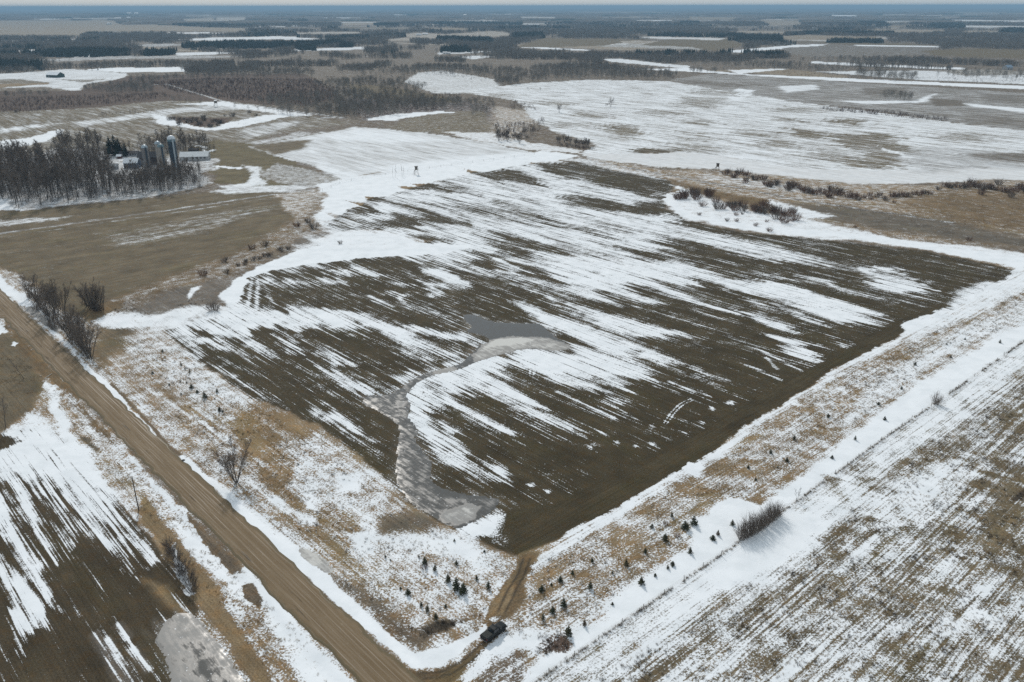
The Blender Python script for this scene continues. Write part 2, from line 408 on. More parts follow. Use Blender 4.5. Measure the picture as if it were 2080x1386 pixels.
for q in [(610,1040,650,1065),(560,1010,590,1040),(690,960,740,1000),(735,1060,760,1085),(620,985,650,1035),(715,1085,760,1130)]:
    S([(q[0],q[1]),(q[2]-10,q[1]+6),(q[2],q[3]),(q[0]+12,q[3]-4)], .9, soft=2)
Z([(780,1055),(850,1040),(900,1060),(850,1085),(770,1082)], c='mud', s=.16, p=.8, soft=7)
Z([(760,1235),(830,1270),(880,1300),(845,1315),(800,1290)], c='litter', s=.2, p=.9, soft=4)
Z([(845,1275),(900,1260),(945,1262),(890,1285),(860,1296)], c='dark', s=.25, p=.5, soft=1.5)
Z([(650,1160),(700,1180),(790,1240),(770,1250),(700,1200)], c='mud', s=.28, p=1.0, soft=4)
# snow drift along the north side of the road
Z([(-20,548),(0,560),(50,600),(90,655),(125,690),(165,735),(220,770),(290,850),(340,905),(420,968),(470,1000),(440,985),(400,965),(325,895),(213,785),(125,700),(80,648),(0,588),(-20,570)], s=.93, k=.2, p=.25, d=1, soft=1.2)
Z([(420,985),(520,1050),(560,1090),(620,1130),(700,1205),(770,1270),(840,1325),(890,1318),(960,1290),(1000,1262),(960,1300),(900,1345),(835,1352),(682,1228),(573,1132),(520,1080),(440,1005)], s=.96, k=.1, p=.2, soft=1.0)
Z([(420,975),(500,1030),(600,1118),(660,1160)], s=.75, w=2.2, p=.6, soft=1.2)
Z([(225,778),(290,845),(340,905),(365,925)], c='litter', s=.1, w=1.0, p=.6, soft=.8)
for a, b in [((300,790),(470,900)),((400,830),(480,890)),((470,950),(560,1020)),((520,930),(560,960)),((600,950),(760,1060)),((560,1060),(640,1130)),((700,1020),(740,1050)),((800,1200),(850,1230)),((840,1130),(890,1170)),((880,1150),(960,1210))]:
    Z([a, b], s=.68, w=.8, soft=2.0)

# ---- lower left, beyond the road
Z([(-500,640),(5,644),(62,706),(156,792),(254,900),(343,1004),(420,1084),(520,1168),(726,1386),(960,1640),(500,1640),(440,1386),(420,1290),(380,1200),(300,1090),(230,1000),(180,930),(120,880),(0,900),(-500,900)], c='grass', s=.41, k=.3, p=.95, t=.12, d=1, soft=1.5)
Z([(-500,560),(0,660),(60,720),(90,780),(60,830),(0,880),(-500,880)], c='pasture', s=.05, k=0, p=.35, soft=3)
Z([(10,650),(70,715),(150,795),(230,890),(215,890),(130,800),(50,720)], c='rust', s=.05, p=.4, soft=1.5)
S([(0,655),(12,660),(18,672),(0,680),(-60,670)], .9, soft=1)
S([(24,694),(38,698),(36,704),(26,702)], .95, soft=.6)
Z([(-500,900),(0,880),(60,872),(120,885),(190,950),(235,1010),(300,1095),(350,1150),(390,1210),(420,1290),(440,1386),(500,1640),(-500,1640)], c='olive', s=.16, k=1.1, p=.4, t=.1, d=1, soft=1.5)
S([(-500,880),(0,875),(80,850),(130,885),(200,965),(250,1030),(300,1090),(240,1080),(180,1060),(120,1010),(60,975),(-100,965),(-500,950)], .80, soft=6, row=.6)
S([(-60,880),(20,885),(40,900),(0,915),(-60,915)], .1, soft=1.5)
S([(0,960),(60,975),(120,1010),(200,1070),(260,1085),(300,1120),(240,1110),(200,1090),(150,1090),(100,1060),(60,1000)], .56, soft=5, row=.5)
for pts in [[(30,985),(60,1000),(115,1140),(108,1146),(60,1060)],[(-30,985),(10,1000),(80,1150),(102,1235),(85,1232),(50,1150),(0,1060)],[(105,1060),(150,1075),(172,1105),(150,1110)],
            [(-80,1080),(0,1120),(40,1170),(75,1250),(90,1290),(60,1280),(30,1210),(0,1160),(-80,1130)],[(215,1090),(225,1095),(275,1170),(262,1172)],[(250,1085),(270,1092),(310,1142),(295,1145)],
            [(22,1245),(40,1240),(50,1285),(45,1320),(30,1290)],[(70,1240),(82,1240),(88,1285),(80,1285)],[(120,1235),(130,1240),(160,1262),(150,1262)],[(280,1100),(295,1105),(320,1140),(308,1142)]]:
    S(pts, .74, soft=2.0, row=.35)
for a, b in [((190,1290),(250,1400)),((215,1300),(265,1395)),((270,1320),(300,1360)),((240,1270),(260,1295))]:
    Z([a, b], s=.52, w=1.3, soft=2.0, c='grey')
Z([(290,1000),(320,1060),(370,1110),(430,1180),(460,1240),(520,1330),(560,1400),(520,1400),(470,1310),(430,1260),(380,1200),(330,1120),(280,1060)], c='tan', s=.12, p=.6, soft=2)
Z([(290,1175),(330,1190),(390,1255),(385,1262),(340,1230)], c='tan', s=.05, soft=3)
S([(90,775),(110,790),(150,880),(180,930),(230,1000),(205,985),(150,930),(120,870)], .93, soft=1.2)
Z([(165,888),(185,890),(200,912),(190,916)], c='mud', s=.1, soft=1.0)
S([(125,790),(160,810),(250,915),(330,1005),(420,1095),(520,1185),(600,1290),(560,1290),(480,1190),(380,1090),(280,990),(180,880)], .56, soft=2)
S([(262,922),(345,1015),(420,1093),(520,1182),(610,1275),(720,1395),(700,1410),(600,1295),(510,1190),(410,1092),(335,1012)], .93, soft=.8)
Z([(440,1100),(500,1160),(480,1168),(430,1115),(380,1060),(370,1040)], c='litter', s=.12, p=.5, soft=1.2)
S([(345,1060),(400,1090),(440,1130),(463,1168),(455,1176),(420,1150),(380,1110)], .97, soft=1.0)
S([(462,1175),(485,1160),(510,1185),(530,1225),(505,1230),(475,1210)], .96, soft=1.0)
Z([(488,1190),(520,1185),(540,1220),(530,1235),(500,1215)], c='litter', s=.15, p=.4, soft=1.0)
S([(455,1195),(475,1215),(500,1260),(488,1255),(462,1230)], .75, soft=1.0)
S([(530,1200),(580,1260),(660,1360),(700,1420),(640,1420),(590,1330),(545,1250)], .83, soft=1.5)
S([(350,1105),(375,1150),(392,1205),(380,1205),(355,1160)], .9, soft=.8)
Z([(498,1155),(560,1230),(640,1330),(700,1400)], s=.8, w=1.5, p=.6)

# ---- the ploughed field
Z([(640,376),(700,362),(760,356),(860,342),(980,328),(1100,308),(1185,318),(1100,332),(960,352),(850,380),(760,405),(700,432),(660,455),(640,440),(668,400)], c='grass', s=.86, p=.5, k=.3, t=.2, soft=6)
FIELD = [(332,670),(366,702),(441,763),(520,813),(599,841),(643,860),(803,986),(840,1026),(880,1055),(935,1077),(990,1108),(1050,1130),(1110,1105),(1200,1060),(1290,1010),(1390,955),(1500,880),(1700,750),(1900,640),(2000,590),(2070,552),(1980,531),(1850,506),(1700,490),(1500,472),(1410,452),(1385,446),(1350,425),(1345,405),(1368,378),(1345,362),(1250,347),(1180,331),(1100,330),(960,350),(850,378),(760,402),(700,430),(662,458),(700,480),(640,500),(600,515),(520,550),(480,575),(470,600),(475,622),(440,640)]
Z(FIELD, c='soil', s=.24, k=1.0, p=.62, t=.03, d=1, soft=1.2)
# upper part: mostly white
S([(662,458),(700,425),(760,400),(850,370),(960,342),(1100,325),(1180,322),(1250,340),(1350,360),(1380,380),(1345,405),(1350,425),(1400,448),(1500,475),(1580,495),(1700,540),(1600,560),(1500,560),(1380,545),(1300,570),(1210,600),(1120,595),(1050,570),(1000,560),(900,540),(760,520),(600,545),(480,575),(600,510),(640,490)], .64, soft=10, row=1.2)
Z([(655,450),(700,412),(760,385),(850,358),(960,335),(1100,316),(1180,318),(1100,326),(1000,345),(900,362),(800,392),(740,410),(690,440),(665,458)], s=.99, k=.1, p=.1, soft=4)
Z([(470,625),(450,600),(480,565),(540,535),(600,512),(680,495),(800,490),(960,500),(900,515),(760,522),(640,535),(560,545),(500,565),(490,600)], s=.98, k=.15, p=.15, soft=3)
Z([(640,490),(690,470),(770,468),(870,490),(830,510),(700,515)], c='tan', s=.74, p=.7, k=.1, soft=5)
DARKS = [
 [(810,382),(845,376),(890,372),(940,395),(932,400),(890,386),(845,392)], [(900,367),(970,387),(967,394),(910,374)], [(937,342),(1020,358),(1020,368),(937,348)],
 [(752,399),(775,401),(850,421),(910,441),(980,461),(975,466),(900,452),(850,434),(788,412),(740,407)], [(725,410),(770,420),(748,440),(715,432),(712,422)],
 [(777,447),(815,435),(870,442),(875,455),(810,467),(787,470),(770,455)], [(852,482),(870,479),(910,485),(870,499)], [(962,515),(1015,517),(1030,530),(990,538),(950,544),(932,532)],
 [(1075,332),(1175,329),(1250,346),(1312,360),(1362,370),(1372,380),(1350,396),(1332,404),(1297,393),(1225,381),(1190,366),(1140,361),(1105,341)],
 [(1000,346),(1045,345),(1112,369),(1107,380),(1032,366),(1000,371)], [(1135,402),(1182,397),(1250,409),(1295,420),(1315,409),(1350,417),(1376,435),(1350,438),(1312,436),(1275,433),(1235,431),(1175,418)],
 [(1157,454),(1215,475),(1210,478),(1165,460)], [(1000,471),(1065,484),(1140,505),(1165,516),(1100,509),(1040,494)], [(1000,489),(1037,496),(1082,512),(1062,522),(1025,517),(1000,504)],
 [(1000,550),(1075,541),(1140,560),(1152,572),(1130,580),(1100,570),(1040,556)], [(1135,541),(1172,550),(1156,558)], [(1265,506),(1325,514),(1375,530),(1412,556),(1362,547),(1300,527)],
 [(1355,486),(1440,496),(1520,519),(1560,540),(1520,558),(1450,554),(1400,532),(1355,517)], [(1385,446),(1425,454),(1520,471),(1525,484),(1435,471),(1375,458)],
 [(1500,473),(1584,484),(1667,487),(1740,501),(1772,532),(1762,543),(1695,526),(1656,517),(1584,496),(1500,486)], [(1751,509),(1807,506),(1918,520),(2069,545),(2060,560),(1960,570),(1848,562),(1793,542)],
 [(1500,528),(1600,530),(1740,552),(1760,580),(1700,580),(1600,560),(1500,552)], [(1180,590),(1260,612),(1330,640),(1310,640),(1220,620),(1165,600)], [(1170,610),(1290,655),(1360,668),(1300,660),(1200,640)]]
for q in DARKS: S(q, .22, soft=6, row=1.2)
for q in [[(675,435),(725,440),(775,460),(750,470),(690,467),(656,452)],[(850,411),(950,417),(945,428),(920,432)],[(1000,400),(1100,430),(1190,470),(1100,460),(1000,430)],[(1230,450),(1300,470),(1270,480),(1200,465)],[(900,400),(1000,425),(1100,460),(1000,450),(900,420)],[(960,470),(1100,505),(1000,490)],[(1100,480),(1210,520),(1120,505)]]:
    S(q, .45, soft=6, row=1.0)
S([(1000,900),(1180,885),(1300,830),(1400,745),(1480,700),(1560,690),(1700,680),(1850,640),(1920,625),(1700,750),(1500,880),(1390,955),(1200,1060),(1110,1105),(1050,1125),(1000,1060),(940,960)], .13, soft=10, row=1.2)
S([(520,640),(640,640),(740,670),(860,760),(900,860),(800,980),(700,900),(560,820),(400,700),(480,690)], .20, soft=10, row=1.0)
# left part
WHITES = [
 [(330,665),(380,640),(470,628),(599,624),(721,630),(757,649),(799,659),(890,670),(942,675),(962,696),(960,717),(929,735),(864,732),(812,706),(786,680),(734,672),(677,670),(645,659),(612,662),(578,672),(552,672),(520,690),(470,680),(400,675)],
 [(645,566),(682,561),(708,574),(682,577)], [(664,545),(721,556),(703,562)], [(721,543),(770,556),(760,564),(739,556)], [(780,571),(832,576),(817,583)], [(812,600),(848,602),(827,611)], [(835,618),(851,612),(845,624)],
 [(851,545),(905,546),(955,579),(942,586),(864,558)], [(864,574),(905,577),(900,599),(877,604)], [(542,569),(604,573),(638,582),(580,578)],
 [(500,686),(522,700),(549,719),(516,708),(490,695)], [(661,748),(708,762),(775,802),(738,810),(703,780),(661,757)], [(583,696),(600,694),(627,718),(604,725)], [(586,682),(640,716),(700,740),(690,748),(625,722)],
 [(677,732),(706,739),(690,744)], [(648,843),(684,840),(748,888),(721,890),(656,855)],
 [(812,792),(845,768),(890,757),(931,744),(968,731),(1020,725),(1052,708),(1088,705),(1130,716),(1185,704),(1177,690),(1145,674),(1117,669),(1094,651),(1120,659),(1109,648),(1047,612),(1083,619),(1156,651),(1223,674),(1288,697),(1338,718),(1392,745),(1382,749),(1335,738),(1304,736),(1335,757),(1319,757),(1291,769),(1327,783),(1322,789),(1286,775),(1260,796),(1229,785),(1197,767),(1145,757),(1220,798),(1213,803),(1161,790),(1109,760),(1062,755),(1000,760),(952,789),(931,813),(905,846),(890,862),(900,880),(885,905),(845,905),(848,875),(819,846),(832,833)],
 [(936,828),(980,854),(1024,880),(968,858)],
 [(1109,604),(1135,607),(1182,627),(1270,648),(1338,664),(1364,669),(1397,685),(1332,694),(1286,686),(1234,666),(1182,640),(1145,627)],
 [(1000,764),(1026,778),(1067,799),(1106,836),(1145,857),(1195,879),(1218,875),(1231,885),(1182,884),(1130,866),(1065,840),(1026,816),(1000,802),(940,790),(960,775)],
 [(1260,822),(1286,819),(1300,839),(1286,845),(1257,829)], [(1413,752),(1442,760),(1475,781),(1462,782),(1421,764)], [(1000,866),(1028,880),(1000,874)],
 [(1029,570),(1102,600),(1098,604),(1024,574)], [(1416,796),(1430,800),(1424,806)],
 [(1086,538),(1208,530),(1377,535),(1442,552),(1522,584),(1514,593),(1455,576),(1416,564),(1418,577),(1390,583),(1338,571),(1377,590),(1493,628),(1486,637),(1390,610),(1325,584),(1260,580),(1273,593),(1351,618),(1312,619),(1260,604),(1166,580),(1182,588),(1247,613),(1208,609),(1145,594),(1135,577),(1148,566),(1117,548)],
 [(1740,557),(1751,540),(1801,538),(1793,557),(1890,575),(1876,583),(1829,594),(1779,586),(1751,572)],
 [(1511,572),(1572,570),(1639,586),(1681,606),(1726,617),(1748,640),(1803,660),(1756,653),(1729,661),(1695,652),(1639,630),(1578,605),(1536,599),(1500,586)],
 [(1617,561),(1656,565),(1712,586),(1825,616),(1779,608),(1695,586),(1634,572)], [(1520,637),(1567,648),(1613,665),(1600,672),(1556,658)], [(1500,597),(1528,611),(1591,635),(1525,619)], [(1595,625),(1680,663),(1620,646)],
 [(1578,702),(1620,695),(1667,701),(1686,718),(1656,744),(1623,733),(1589,722)], [(1690,687),(1712,701),(1750,698),(1740,708),(1706,705)], [(1960,500),(2020,512),(1990,512)],
 [(955,930),(985,928),(1005,945),(985,952),(965,942)], [(880,885),(925,870),(965,895),(930,900),(905,925),(880,905)], [(835,890),(870,900),(930,930),(965,960),(920,945),(870,925)]]
for q in WHITES: S(q, .72, soft=4, row=.9)
Z([(1940,590),(2000,570),(2030,575),(2010,600),(1960,622),(1935,610)], s=.62, p=.7, soft=5)
for q in [[(848,678),(882,682),(926,695),(952,695),(957,717),(916,721),(884,703),(851,686)],[(848,709),(884,716),(905,733),(868,722)],[(872,785),(888,788),(898,805),(884,802)],[(1274,715),(1304,716),(1300,724)],[(1300,736),(1320,730),(1340,745),(1330,750)],[(1255,765),(1300,770),(1340,790),(1280,785)],[(1060,752),(1110,765),(1140,785),(1090,780)]]:
    S(q, .30, soft=4, row=.6)
S([(380,690),(440,685),(480,710),(520,735),(470,720),(420,700)], .6, soft=2)
S([(500,800),(560,810),(640,850),(600,842),(520,815)], .42, soft=4)
S([(332,668),(380,665),(420,720),(400,735),(366,703)], .6, soft=2)
for a, b, w in [((555,678),(708,789),1.2),((747,584),(780,598),1.0),((749,600),(801,623),1.6),((783,589),(819,601),1.0),((540,600),(560,620),1),((600,680),(720,745),1.6),((1130,797),(1249,850),1.3),((1358,776),(1408,797),1.2),((1533,705),(1631,755),.9),((1500,737),(1590,775),.9),((1556,727),(1580,752),1.3),
                ((500,640),(512,560),1.5),((520,640),(522,568),1.5),((476,625),(490,570),1.8),((1348,862),(1364,838),.55),((1364,838),(1382,820),.55),((1382,820),(1402,811),.55),((1353,866),(1369,842),.55),((1369,842),(1386,824),.55),((1386,824),(1404,815),.55),
                ((1348,868),(1390,880),.9),((1390,880),(1402,890),.9),((1077,760),(1082,712),.6),((1085,760),(1089,714),.6),((640,880),(700,925),1.2),((700,925),(812,1000),1.0),((690,850),(760,900),1.0)]:
    Z([a, b], s=.72 if w < .7 else .64, w=w * (.8 if w < .7 else 1.0), soft=.6 if w < .7 else 2.2)
for q in [(1330,865),(1445,830),(1480,818),(1505,835),(1415,890),(1420,860),(1200,910),(1210,905),(1080,990),(1110,1000),(1100,1050),(1330,900),(1290,905),(1250,900),(1490,820),(1500,845),(1640,765),(1590,795),(1610,785),(1565,810),(1510,870)]:
    x, y = q; S([(x-6,y-2),(x+2,y-4),(x+9,y+1),(x+1,y+4)], .74, soft=1.2)
# headland along the east side, ploughed the other way
Z([(1050,1130),(1000,1085),(1020,1040),(1120,1030),(1260,960),(1400,890),(1560,800),(1720,710),(1850,640),(1900,620),(1900,640),(1700,750),(1500,880),(1390,955),(1290,1010),(1200,1060),(1110,1105)], c='soil', s=.04, k=.4, p=.2, d=2, soft=3)
Z([(985,1060),(1010,1020),(1030,1060),(1040,1110),(990,1105)], s=.35, k=.2, p=.8, soft=3)
S([(935,1072),(985,1042),(1020,1045),(1000,1085),(960,1095)], .9, soft=2.5)

# ---- strip between the ploughed field and the fence
Z([(1050,1130),(1110,1105),(1200,1060),(1290,1010),(1390,955),(1500,880),(1700,750),(1900,640),(2000,590),(2075,552),(2400,390),(2400,480),(2080,690),(1946,788),(1810,880),(1617,1019),(1500,1103),(1263,1265),(1099,1379),(1000,1450),(900,1380),(1000,1300),(1060,1240)], c='tan', s=.47, k=.45, p=1.0, t=.14, d=2, soft=1.5)
Z([(1062,1168),(1130,1125),(1210,1078),(1290,1026),(1390,972),(1500,900),(1620,815),(1700,765),(1900,655),(2000,606),(2080,565),(2400,400),(2400,390),(2070,548),(1900,640),(1700,750),(1500,880),(1390,950),(1290,1008),(1200,1058),(1110,1110),(1066,1150)], s=.67, k=.7, p=.7, d=2, soft=2.0)
S([(1385,950),(1400,938),(1430,950),(1410,968)], .97, soft=1)
S([(1830,660),(1960,600),(2075,558),(2400,400),(2400,420),(2080,590),(1960,640),(1850,690)], .76, soft=3)
for q in [(1220,1075,1280,1105),(1300,1020,1340,1040),(1265,1105,1310,1125),(1440,960,1500,930),(1480,930,1560,970),(1520,1000,1560,1030),(1580,960,1600,985),(1640,860,1700,890),(1800,740,1840,720),(1850,730,1880,760),(1905,750,1930,765),(1170,1160,1200,1180),(1100,1170,1130,1190),(1420,990,1460,1010),(1370,980,1420,1000)]:
    x0,y0,x1,y1 = q; xm = (x0+x1)/2; ym = (y0+y1)/2
    Z([(x0-6,ym+8),(xm,ym-13),(x1+8,ym-6),(xm+6,ym+13)], c='tan', s=.24, p=1.0, soft=9)
S([(1700,870),(1800,800),(1900,740),(2080,640),(2400,460),(2400,400),(2100,600),(1950,670),(1800,760)], .68, soft=5)
# clean drift on the fence
Z([(2400,420),(2400,480),(2080,693),(1946,788),(1810,880),(1617,1019),(1500,1103),(1263,1265),(1099,1379),(1040,1420),(1080,1370),(1140,1290),(1230,1260),(1250,1220),(1330,1160),(1400,1120),(1410,1060),(1480,1010),(1540,1030),(1600,990),(1700,905),(1760,860),(1800,830),(1900,760),(2080,655)], s=.92, k=.15, p=.5, soft=4.5)
Z([(1450,1020),(1500,1010),(1545,1028),(1490,1080),(1430,1100)], s=.99, p=.1, k=0, soft=2)
Z([(1090,1290),(1140,1285),(1165,1310),(1150,1335),(1090,1325)], c='brush', s=.3, p=.9, soft=2)
Z([(1000,1330),(1060,1320),(1070,1350),(1060,1400),(1000,1420),(970,1380)], c='litter', s=.4, p=.9, soft=2)
S([(1010,1300),(1070,1280),(1100,1290),(1080,1320),(1040,1320),(990,1345),(945,1385),(940,1370)], .95, soft=1.5)
# ---- the field beyond the fence
Z([(2400,480),(2080,697),(1946,792),(1810,885),(1617,1024),(1500,1108),(1263,1270),(1099,1384),(1000,1450),(900,1640),(2600,1640),(2600,480)], c='stubble', s=.52, k=.85, p=.95, t=.22, d=2, soft=1.0)
Z([(2400,485),(2080,700),(1946,795),(1810,888),(1617,1027),(1500,1111),(1263,1273),(1110,1384),(1180,1384),(1350,1275),(1500,1180),(1640,1110),(1720,1000),(1850,900),(2080,745),(2400,530)], s=.74, k=.6, p=.75, soft=10)
S([(1500,1110),(1600,1040),(1660,1050),(1680,1080),(1600,1130),(1500,1180),(1440,1170)], .985, soft=4)
S([(1780,1000),(1900,950),(1960,960),(1920,1020),(1830,1065),(1700,1060)], .76, soft=8)
for q in [(1990,960,2090,1010),(1980,1010,2060,1080),(1990,1080,2090,1150),(1940,1060,2010,1110),(2050,930,2120,990),(1740,1040,1830,1080),(1680,1080,1750,1150),(1640,1220,1720,1290),(1760,1160,1820,1220),(1840,1260,1900,1300),(1780,1330,1860,1386),(1560,1330,1620,1370),(1880,1180,1950,1230),(2000,1340,2090,1386),(2020,820,2060,860),(1690,950,1760,990),(1880,910,1960,960)]:
    x0,y0,x1,y1 = q
    Z([(x0-15,y1+6),(x0+.4*(x1-x0),y0+.3*(y1-y0)),(x1+20,y0-6),(x1+4,y0+.5*(y1-y0)),(x0+.5*(x1-x0),y1)], c='stubble', s=.30 if x0 < 1930 else .18, p=1.0, k=.6, soft=12, row=.5)
for a, b in [((1700,1160),(1780,1090)),((1780,1070),(1830,1060)),((1730,1330),(1850,1260)),((1890,1300),(1930,1250)),((1960,1220),(2010,1190)),((2000,1260),(2020,1250)),((1620,1280),(1680,1240)),((1700,1386),(1760,1330)),((1570,1386),(1640,1330)),((1930,1290),(1990,1240))]:
    Z([a, b], s=.78, w=1.6, soft=3.0)
Z([(2060,1015),(2100,985)], c='dark', s=.0, w=1.5, soft=1)

# ---- lane into the field
Z([(815,1386),(830,1362),(880,1356),(930,1345),(965,1310),(990,1290),(985,1262),(1000,1225),(1030,1180),(1050,1150),(1055,1125),(1090,1122),(1085,1150),(1060,1175),(1065,1215),(1050,1240),(1020,1262),(1015,1285),(975,1320),(935,1365),(900,1400),(880,1440)], c='lane', s=.12, k=.25, p=.75, t=.1, d=2, soft=1.6)
Z([(985,1262),(1000,1225),(1030,1180),(1045,1165),(1040,1200),(1030,1245)], c='tan', s=.06, p=.4, soft=.8)
S([(990,1259),(1000,1253),(1012,1256),(1014,1261),(1000,1263)], .72, soft=1.0)
S([(1075,1145),(1085,1140),(1090,1146),(1078,1152)], .8, soft=.5)
for pts in ([(850,1368),(905,1360),(945,1338),(975,1308)],[(862,1376),(915,1368),(955,1345),(985,1316)],[(1012,1240),(1030,1200),(1052,1165),(1062,1135)],[(1026,1244),(1044,1204),(1064,1168),(1076,1135)]):
    Z(pts, c='dark', w=.45, soft=.7)

# ------------------------------------------------------------------ terrain
ROW1 = R(-43.0)          # the road and the plough rows run this way (azimuth)
ROW2 = R(48.4)           # the fence runs this way
rmid = [((at(609,1256)[i] + at(682,1234)[i]) / 2) for i in (0, 1)]
rfar = [((at(62,706)[i] + at(130,707)[i]) / 2) for i in (0, 1)]
_d = np.array(rfar) - np.array(rmid); _d /= np.hypot(*_d)
ROAD_P, ROAD_D = np.array(rmid), _d
ROAD_N = np.array([_d[1], -_d[0]])       # to the right when looking away from the camera
ROAD_W = 7.6

def road_off(x, y):
    return (x - ROAD_P[0]) * ROAD_N[0] + (y - ROAD_P[1]) * ROAD_N[1]

POOLS = {   # standing melt water and ice in the fields
 'melt':  [(945,672),(985,680),(1002,694),(978,702),(962,720),(932,744),(892,754),(850,766),(818,788),(798,804),(742,806),(734,816),(782,842),(802,852),(818,870),(812,900),(806,940),(812,985),(845,1028),(890,1050),(905,1062),(935,1073),(960,1056),(998,1036),(1012,1016),(985,1010),(930,1005),(884,990),(868,962),(876,940),(850,912),(838,895),(848,875),(824,846),(834,832),(818,800),(852,772),(892,760),(930,752),(962,736),(1000,724),(1050,710),(1080,706),(1130,712),(1165,706),(1130,690),(1105,668),(1092,657),(1058,659),(1000,655),(962,641),(942,638),(948,652),(970,664)],
 'field': [(338,1268),(352,1252),(372,1246),(402,1256),(424,1290),(440,1310),(480,1368),(520,1440),(420,1480),(352,1400),(350,1360),(334,1318),(318,1300)],
 'ditch': [(40,626),(62,622),(84,646),(112,664),(120,676),(100,668),(70,648)],
 'verge': [(606,1112),(628,1124),(650,1132),(674,1156),(670,1164),(648,1152),(622,1138)],
}
def rounded(pts, n=2):
    for _ in range(n):
        out = []
        for i in range(len(pts)):
            a, b = pts[i], pts[(i + 1) % len(pts)]
            out += [(a[0]*.75 + b[0]*.25, a[1]*.75 + b[1]*.25), (a[0]*.25 + b[0]*.75, a[1]*.25 + b[1]*.75)]
        pts = out
    return pts
POOL_W = {k: rounded([at(*q) for q in v]) for k, v in POOLS.items()}
ROUGH_BASE = 1.0
def gz(x, y):
    """height of the land"""
    x = np.atleast_1d(np.asarray(x, float)); y = np.atleast_1d(np.asarray(y, float))
    r = np.hypot(x, y)
    z = 0.55 * (fbm(x / 60.0, y / 60.0, 3, 2) - 0.5) + 0.16 * (vnoise(x / 9.0, y / 9.0, 5) - 0.5)
    o = np.abs(road_off(x, y))
    z = z - 0.35 * np.exp(-((o - 7.2) / 2.2) ** 2)
    k = sstep(4.5, 8.0, o)
    for w in POOL_W.values():
        wa = np.array(w); cx, cy = wa.mean(0); rad = np.hypot(wa[:, 0] - cx, wa[:, 1] - cy).max()
        m = (np.abs(x - cx) < rad + 12) & (np.abs(y - cy) < rad + 12)
        if m.any():
            d = seg_dist(x[m], y[m], w, True); d[inside(x[m], y[m], w)] = 0
            z[m] = np.minimum(z[m] * sstep(0, 10, d), z[m] * sstep(0, 10, d)) - 0.05 * (1 - sstep(0, 3, d))
    z = z * k
    z = z + 5.0 * (fbm(x / 900.0, y / 900.0, 11, 2) - 0.5) * sstep(900, 2500, r) + 26.0 * (fbm(x / 6000.0, y / 6000.0, 12, 2) - 0.42) * sstep(5000, 15000, r)
    return z
def gz1(x, y): return float(gz(x, y)[0])

def warp_xy(x, y):
    r = np.hypot(x, y); a = np.clip(r / 260.0, .5, 3.0)
    wx = .7 * (vnoise(x / 1.1, y / 1.1, 25) - .5) + 1.1 * (fbm(x / 3.2, y / 3.2, 21, 2) - .5) + 2.4 * (fbm(x / 14.0, y / 14.0, 22, 2) - .5)
    wy = .7 * (vnoise(x / 1.1, y / 1.1, 26) - .5) + 1.1 * (fbm(x / 3.2, y / 3.2, 23, 2) - .5) + 2.4 * (fbm(x / 14.0, y / 14.0, 24, 2) - .5)
    return wx * a * 1.3, wy * a * 1.3

def zone_mask(z, X, Y, WX, WY):
    pts = z['pts']; pa = np.array(pts)
    dist = np.hypot(pa[:, 0].mean(), pa[:, 1].mean())
    soft = z['soft'] if z['soft'] is not None else 0.8 + 0.003 * dist
    pad = soft + (z['w'] or 0) + 8
    m = np.nonzero((X > pa[:, 0].min() - pad) & (X < pa[:, 0].max() + pad) & (Y > pa[:, 1].min() - pad) & (Y < pa[:, 1].max() + pad))[0]
    if not len(m): return m, None
    x = X[m] + WX[m] * z['warp']; y = Y[m] + WY[m] * z['warp']
    if z.get('row'):     # melt edges are drawn out along the plough rows
        c1, s1 = math.cos(ROW1), math.sin(ROW1)
        u = X[m] * c1 - Y[m] * s1; v = X[m] * s1 + Y[m] * c1
        a = z['row'] * (9 * (fbm(u / 1.5, v / 45.0, 31, 2) - .5) * 2 + 12 * (fbm(u / 6.0, v / 70.0, 33, 2) - .5) * 2)
        x = x + s1 * a; y = y + c1 * a
    if z['line']:
        d = seg_dist(X[m] + WX[m] * .25, Y[m] + WY[m] * .25, pts, False) - z['w'] / 2
    else:
        d = seg_dist(x, y, pts, True); d = np.where(inside(x, y, pts), -d, d)
    return m, 1 - sstep(-soft * .5, soft * .5, d)

def paint(X, Y):
    n = len(X)
    WX, WY = warp_xy(X, Y)
    A = dict(c=np.tile(np.array(COL['litter'], float), (n, 1)), s=np.full(n, .27), k=np.full(n, .3), p=np.full(n, .7), t=np.full(n, .4), d=np.ones(n))
    for z in ZONES:
        m, w = zone_mask(z, X, Y, WX, WY)
        if w is None: continue
        if z['c']: A['c'][m] += (np.array(COL[z['c']]) - A['c'][m]) * w[:, None]
        for key in ('s', 'k', 'p', 't'):
            if z[key] is not None: A[key][m] += (z[key] - A[key][m]) * w
        if z['d'] is not None: A['d'][m[w > .5]] = z['d']
    return A

def fan_rows():
    ys = list(np.arange(1500, 200, -2.0)) + list(np.arange(200, 60, -1.3)) + list(np.arange(60, 15.5, -1.0))
    out = [0.0, 40.0, 80.0]
    for py in ys:
        dep = R(PITCH) + math.atan((py - 693) / FPX)
        r = H / math.tan(dep)
        if r > out[-1] + .3: out.append(r)
    out += [60000.0, 90000.0]
    return np.array(out)

